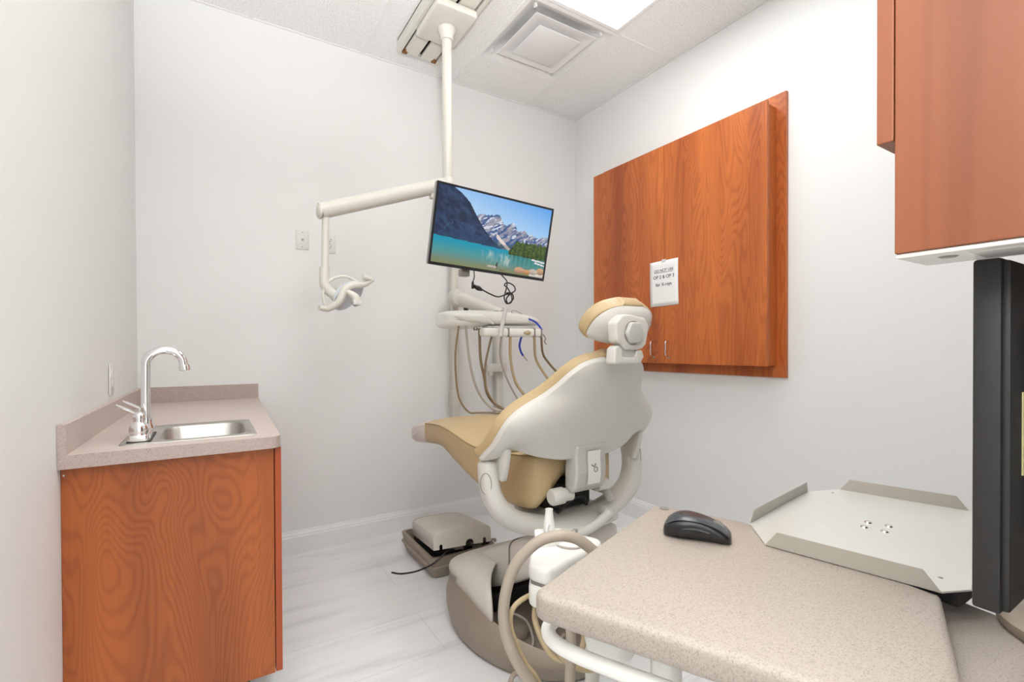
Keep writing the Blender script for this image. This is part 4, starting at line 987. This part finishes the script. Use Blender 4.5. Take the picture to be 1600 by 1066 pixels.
# mouse on the worktop
t = thing('computer_mouse', 'black wireless computer mouse lying on the beige worktop', 'computer mouse', (.737, .5555, .84))
mx, my = Vector((.56, -.83, 0)).normalized(), Vector((.83, .56, 0)).normalized()
mo = Vector((.737, .5555, .8405))
def ms(l, w, h): return mo+mx*l+my*w+Vector((0, 0, h))
MS = [(-.057, .012, .012), (-.055, .020, .019), (-.048, .028, .028), (-.035, .0335, .036), (-.018, .035, .0395), (0, .0325, .0385), (.018, .030, .0345), (.035, .0295, .028), (.047, .028, .021), (.054, .024, .015), (.057, .016, .011)]
def mouse_sec(l, w, h, s=1.0):
    r = []
    for k in range(28):
        a = 2*PI*k/28; c, sn = math.cos(a), math.sin(a)
        x = w*math.copysign(abs(c)**.72, c); z = h*(.5+.5*math.copysign(abs(sn)**.75, sn))
        if c < 0: x *= 1-.13*max(0, 1-abs(l)/.04)*(1-abs(sn))   # thumb hollow
        r.append(ms(l, x, z))
    return r
b = BM(); loft(b, [mouse_sec(*q) for q in MS]); mb = obj('body', b, 'black', t, sub=1)
b = BM()
def top_z(l, x):
    l = max(-.055, min(.055, l))
    w, h = interp(MS, l); u = min(.98, abs(x)/w)
    c = u**(1/.72); sn = math.sqrt(max(0, 1-c*c))
    return h*(.5+.5*sn**.75)
rows = []
for i in range(15):
    l = -.050+.100*i/14; w = interp(MS, l)[0]
    rows.append([ms(l, w*f, top_z(l, w*f)+.0007) for f in (-.80, -.6, -.4, -.2, 0, .2, .4, .6, .80)])
loft(b, rows, closed=False); obj('top_shell', b, 'grey_dk', t)
b = BM(); lathe(b, [(.008, -.0035), (.0105, -.003), (.0105, .003), (.008, .0035)], ms(.034, 0, .024), my, 20); obj('scroll_wheel', b, 'metal_dk', t)
b = BM(); p = [ms(-.028+.05*i/6, -.0293-.0008*math.sin(i), .018+.004*math.sin(PI*i/6)) for i in range(7)]; tube(b, p, .003, 8, 3); obj('thumb_grip', b, 'black_m', t)

# metal tray
t = thing('metal_tray', 'octagonal greige metal tray with upturned flanges beyond the worktop', 'metal tray', (1.05, .40, .8405))
oc = [(.871, .538), (.802, .468), (.848, .246), (.888, .227), (1.205, .268), (1.312, .337), (1.256, .553), (1.177, .585)]
b = BM(); prism(b, oc[::-1], 'z', .8408, .8432); obj('plate', b, 'greige', t, False)
def flange(p, q, ins=.020, h=.027, out=.10):
    p, q = Vector((*p, .8418)), Vector((*q, .8418)); d = (q-p).normalized(); n = Vector((-d.y, d.x, 0)); c = Vector((1.05, .40, .84))
    if n.dot((p+q)/2-c) < 0: n = -n
    tp = p+d*ins+n*h*out+Vector((0, 0, h)); tq = q-d*ins+n*h*out+Vector((0, 0, h))
    th = n*.0016
    b = BM(); vv = [b.verts.new(v) for v in (p, q, tq, tp, p+th, q+th, tq+th, tp+th)]
    for f in ((0, 1, 2, 3), (7, 6, 5, 4), (0, 4, 5, 1), (1, 5, 6, 2), (2, 6, 7, 3), (3, 7, 4, 0)): b.faces.new([vv[k] for k in f])
    bmesh.ops.recalc_face_normals(b, faces=b.faces); obj('flange', b, 'flange', t, False)
flange(oc[1], oc[2]); flange(oc[7], oc[0], .012, .025, -.1); flange(oc[5], oc[6]); flange(oc[3], oc[4])
for x, y in ((1.031, .412), (1.064, .419), (1.037, .382), (1.074, .389)):
    b = BM(); lathe(b, [(.0065, 0), (.0055, .002), (.003, .003)], (x, y, .8432), (0, 0, 1), 14); obj('screw', b, 'nickel', t)
for x, y in ((1.213, .548), (.897, .262), (.853, .478)):
    b = BM(); lathe(b, [(.003, 0), (.002, .0012)], (x, y, .8432), (0, 0, 1), 10); obj('rivet', b, 'metal_dk', t)
b = BM(); box(b, .882, 1.1, .236, .33, .814, .8405, .003); obj('tray_shade_block', b, 'black_m', t)  # black block standing in for the shadow beneath the tray

# ------------------------------------------------------------------ side counter, desktop monitor, upper cabinet at the near wall
t = thing('side_counter', 'low beige speckled side counter under the black computer screen', 'counter', (.9, .05, 0))
b = BM(); prism(b, roundpoly([(.57, YN+.0005), (1.45, YN+.0005), (1.45, .15), (.938, .20), (.951, .272), (.86, .29), (.60, .175)], [0, 0, .01, .01, .006, .006, .02], 4), 'z', .768, .80, .004); obj('counter_slab', b, 'corian', t)
b = BM(); box(b, .66, 1.43, YN+.001, .13, .09, .768); obj('carcass', b, 'wood_c', t, False)
for x0, x1 in ((.662, 1.044), (1.048, 1.43)):
    b = BM(); box(b, x0, x1, .131, .149, .10, .748, .001); obj('door', b, 'wood_c', t)
b = BM(); box(b, .68, 1.41, YN+.001, .08, 0, .09); obj('toe_kick', b, 'black_m', t, False)

t = thing('desktop_monitor', 'black computer screen seen edge-on from behind at the right foreground', 'computer monitor', (.97, .13, .80))
b = BM(); box(b, .70, 1.26, .1555, .1785, .897, 1.273, .003); mo_ = obj('front_frame', b, 'black_m', t)
b = BM(); box(b, .7035, 1.2565, .149, .157, .900, 1.270, .003); obj('rear_shell', b, 'black_m', t)
b = BM(); box(b, .80, 1.16, .118, .1495, .96, 1.21, .012); obj('rear_housing', b, 'black', t)
b = BM(); box(b, .716, 1.244, .178, .1792, .913, 1.257); obj('screen', b, 'black', t, False)
b = BM(); box(b, .965, 1.015, .098, .12, .80, 1.08, .006); obj('stand_neck', b, 'black_m', t)
b = BM(); lathe(b, [(.095, 0), (.1, .006), (.1, .016), (.092, .022), (.0, .024)], (.955, .115, .8002), (0, 0, 1), 40); obj('stand_base', b, 'taupe', t)
b = BM(); box(b, .7415, .82, .1476, .1488, 1.04, 1.13); o = tag(obj('sticky_note', b, 'note', None, False), 'pale yellow note stuck to the back of the black computer screen', 'note')

t = thing('upper_cabinet', 'cherry wood upper cabinet end panel and door at the top right', 'upper cabinet', (.95, YN, 1.277))
b = BM(); box(b, .62, .640, YN+.001, .2205, 1.2785, 2.3); obj('end_panel', b, 'wood_c', t, False, bev=.0012)
b = BM(); box(b, .640, 1.30, YN+.001, .214, 1.41, 2.3); obj('carcass', b, 'wood_c', t, False)
for x0, x1 in ((.62, .958), (.962, 1.30)):
    b = BM(); box(b, x0, x1, .2215, .237, 1.40, 2.3); obj('door', b, 'wood_c', t, False, bev=.001)
b = BM(); box(b, 1.28, 1.30, YN+.001, .214, 1.2785, 1.41); obj('end_panel', b, 'wood_c', t, False)
t = thing('under_cabinet_light', 'slim white light fixture fixed under the upper cabinet end panel', 'cabinet light', (.67, .07, 1.272))
b = BM(); box(b, .6225, .706, YN+.02, .2200, 1.2735, 1.2783, .001); obj('housing', b, 'white', t)
b = BM(); box(b, .64, .69, .0, .165, 1.2724, 1.274, .0005); obj('cover_plate', b, 'clear', t)
b = BM(); lathe(b, [(.009, 0), (.006, .0015)], (.652, .185, 1.2737), (0, 0, -1), 16); obj('switch', b, 'metal_dk', t)

# ------------------------------------------------------------------ light and camera
w = bpy.data.worlds.new('world'); w.use_nodes = True; scene.world = w
w.node_tree.nodes['Background'].inputs['Color'].default_value = (.9, .95, 1, 1)
w.node_tree.nodes['Background'].inputs['Strength'].default_value = .3

fl = bpy.data.lights.new('ceiling_fill_spot', 'SPOT'); fl.shadow_soft_size = .12; fl.energy = 300; fl.color = (1, 1, 1); fl.spot_size = R(118); fl.spot_blend = .55  # unseen spot, added to brighten the ceiling from below
fo = bpy.data.objects.new('ceiling_fill_spot', fl); COL.objects.link(fo); fo.location = (-.02, -.35, 1.40)
fo.rotation_euler = Vector((.06, .30, .95)).to_track_quat('-Z', 'Y').to_euler()

cam = bpy.data.cameras.new('camera'); co = bpy.data.objects.new('camera', cam); COL.objects.link(co)
rx = Vector((.84781071, -.53028408, -.00397571)); ux = Vector((.00787239, .00508928, .99995606)); wz = Vector((.53024054, .84780475, -.00848935))
co.matrix_world = Matrix(((rx.x, ux.x, -wz.x, 0), (rx.y, ux.y, -wz.y, 0), (rx.z, ux.z, -wz.z, 1.18), (0, 0, 0, 1)))
cam.sensor_fit = 'HORIZONTAL'; cam.sensor_width = 36; cam.lens = 36*753.03/1600; cam.shift_y = 17.3/1600; cam.clip_start = .02
scene.camera = co
vs = scene.view_settings
vs.view_transform = 'Standard'; vs.look = 'None'; vs.gamma = 1; vs.exposure = 0.17; vs.use_curve_mapping = False
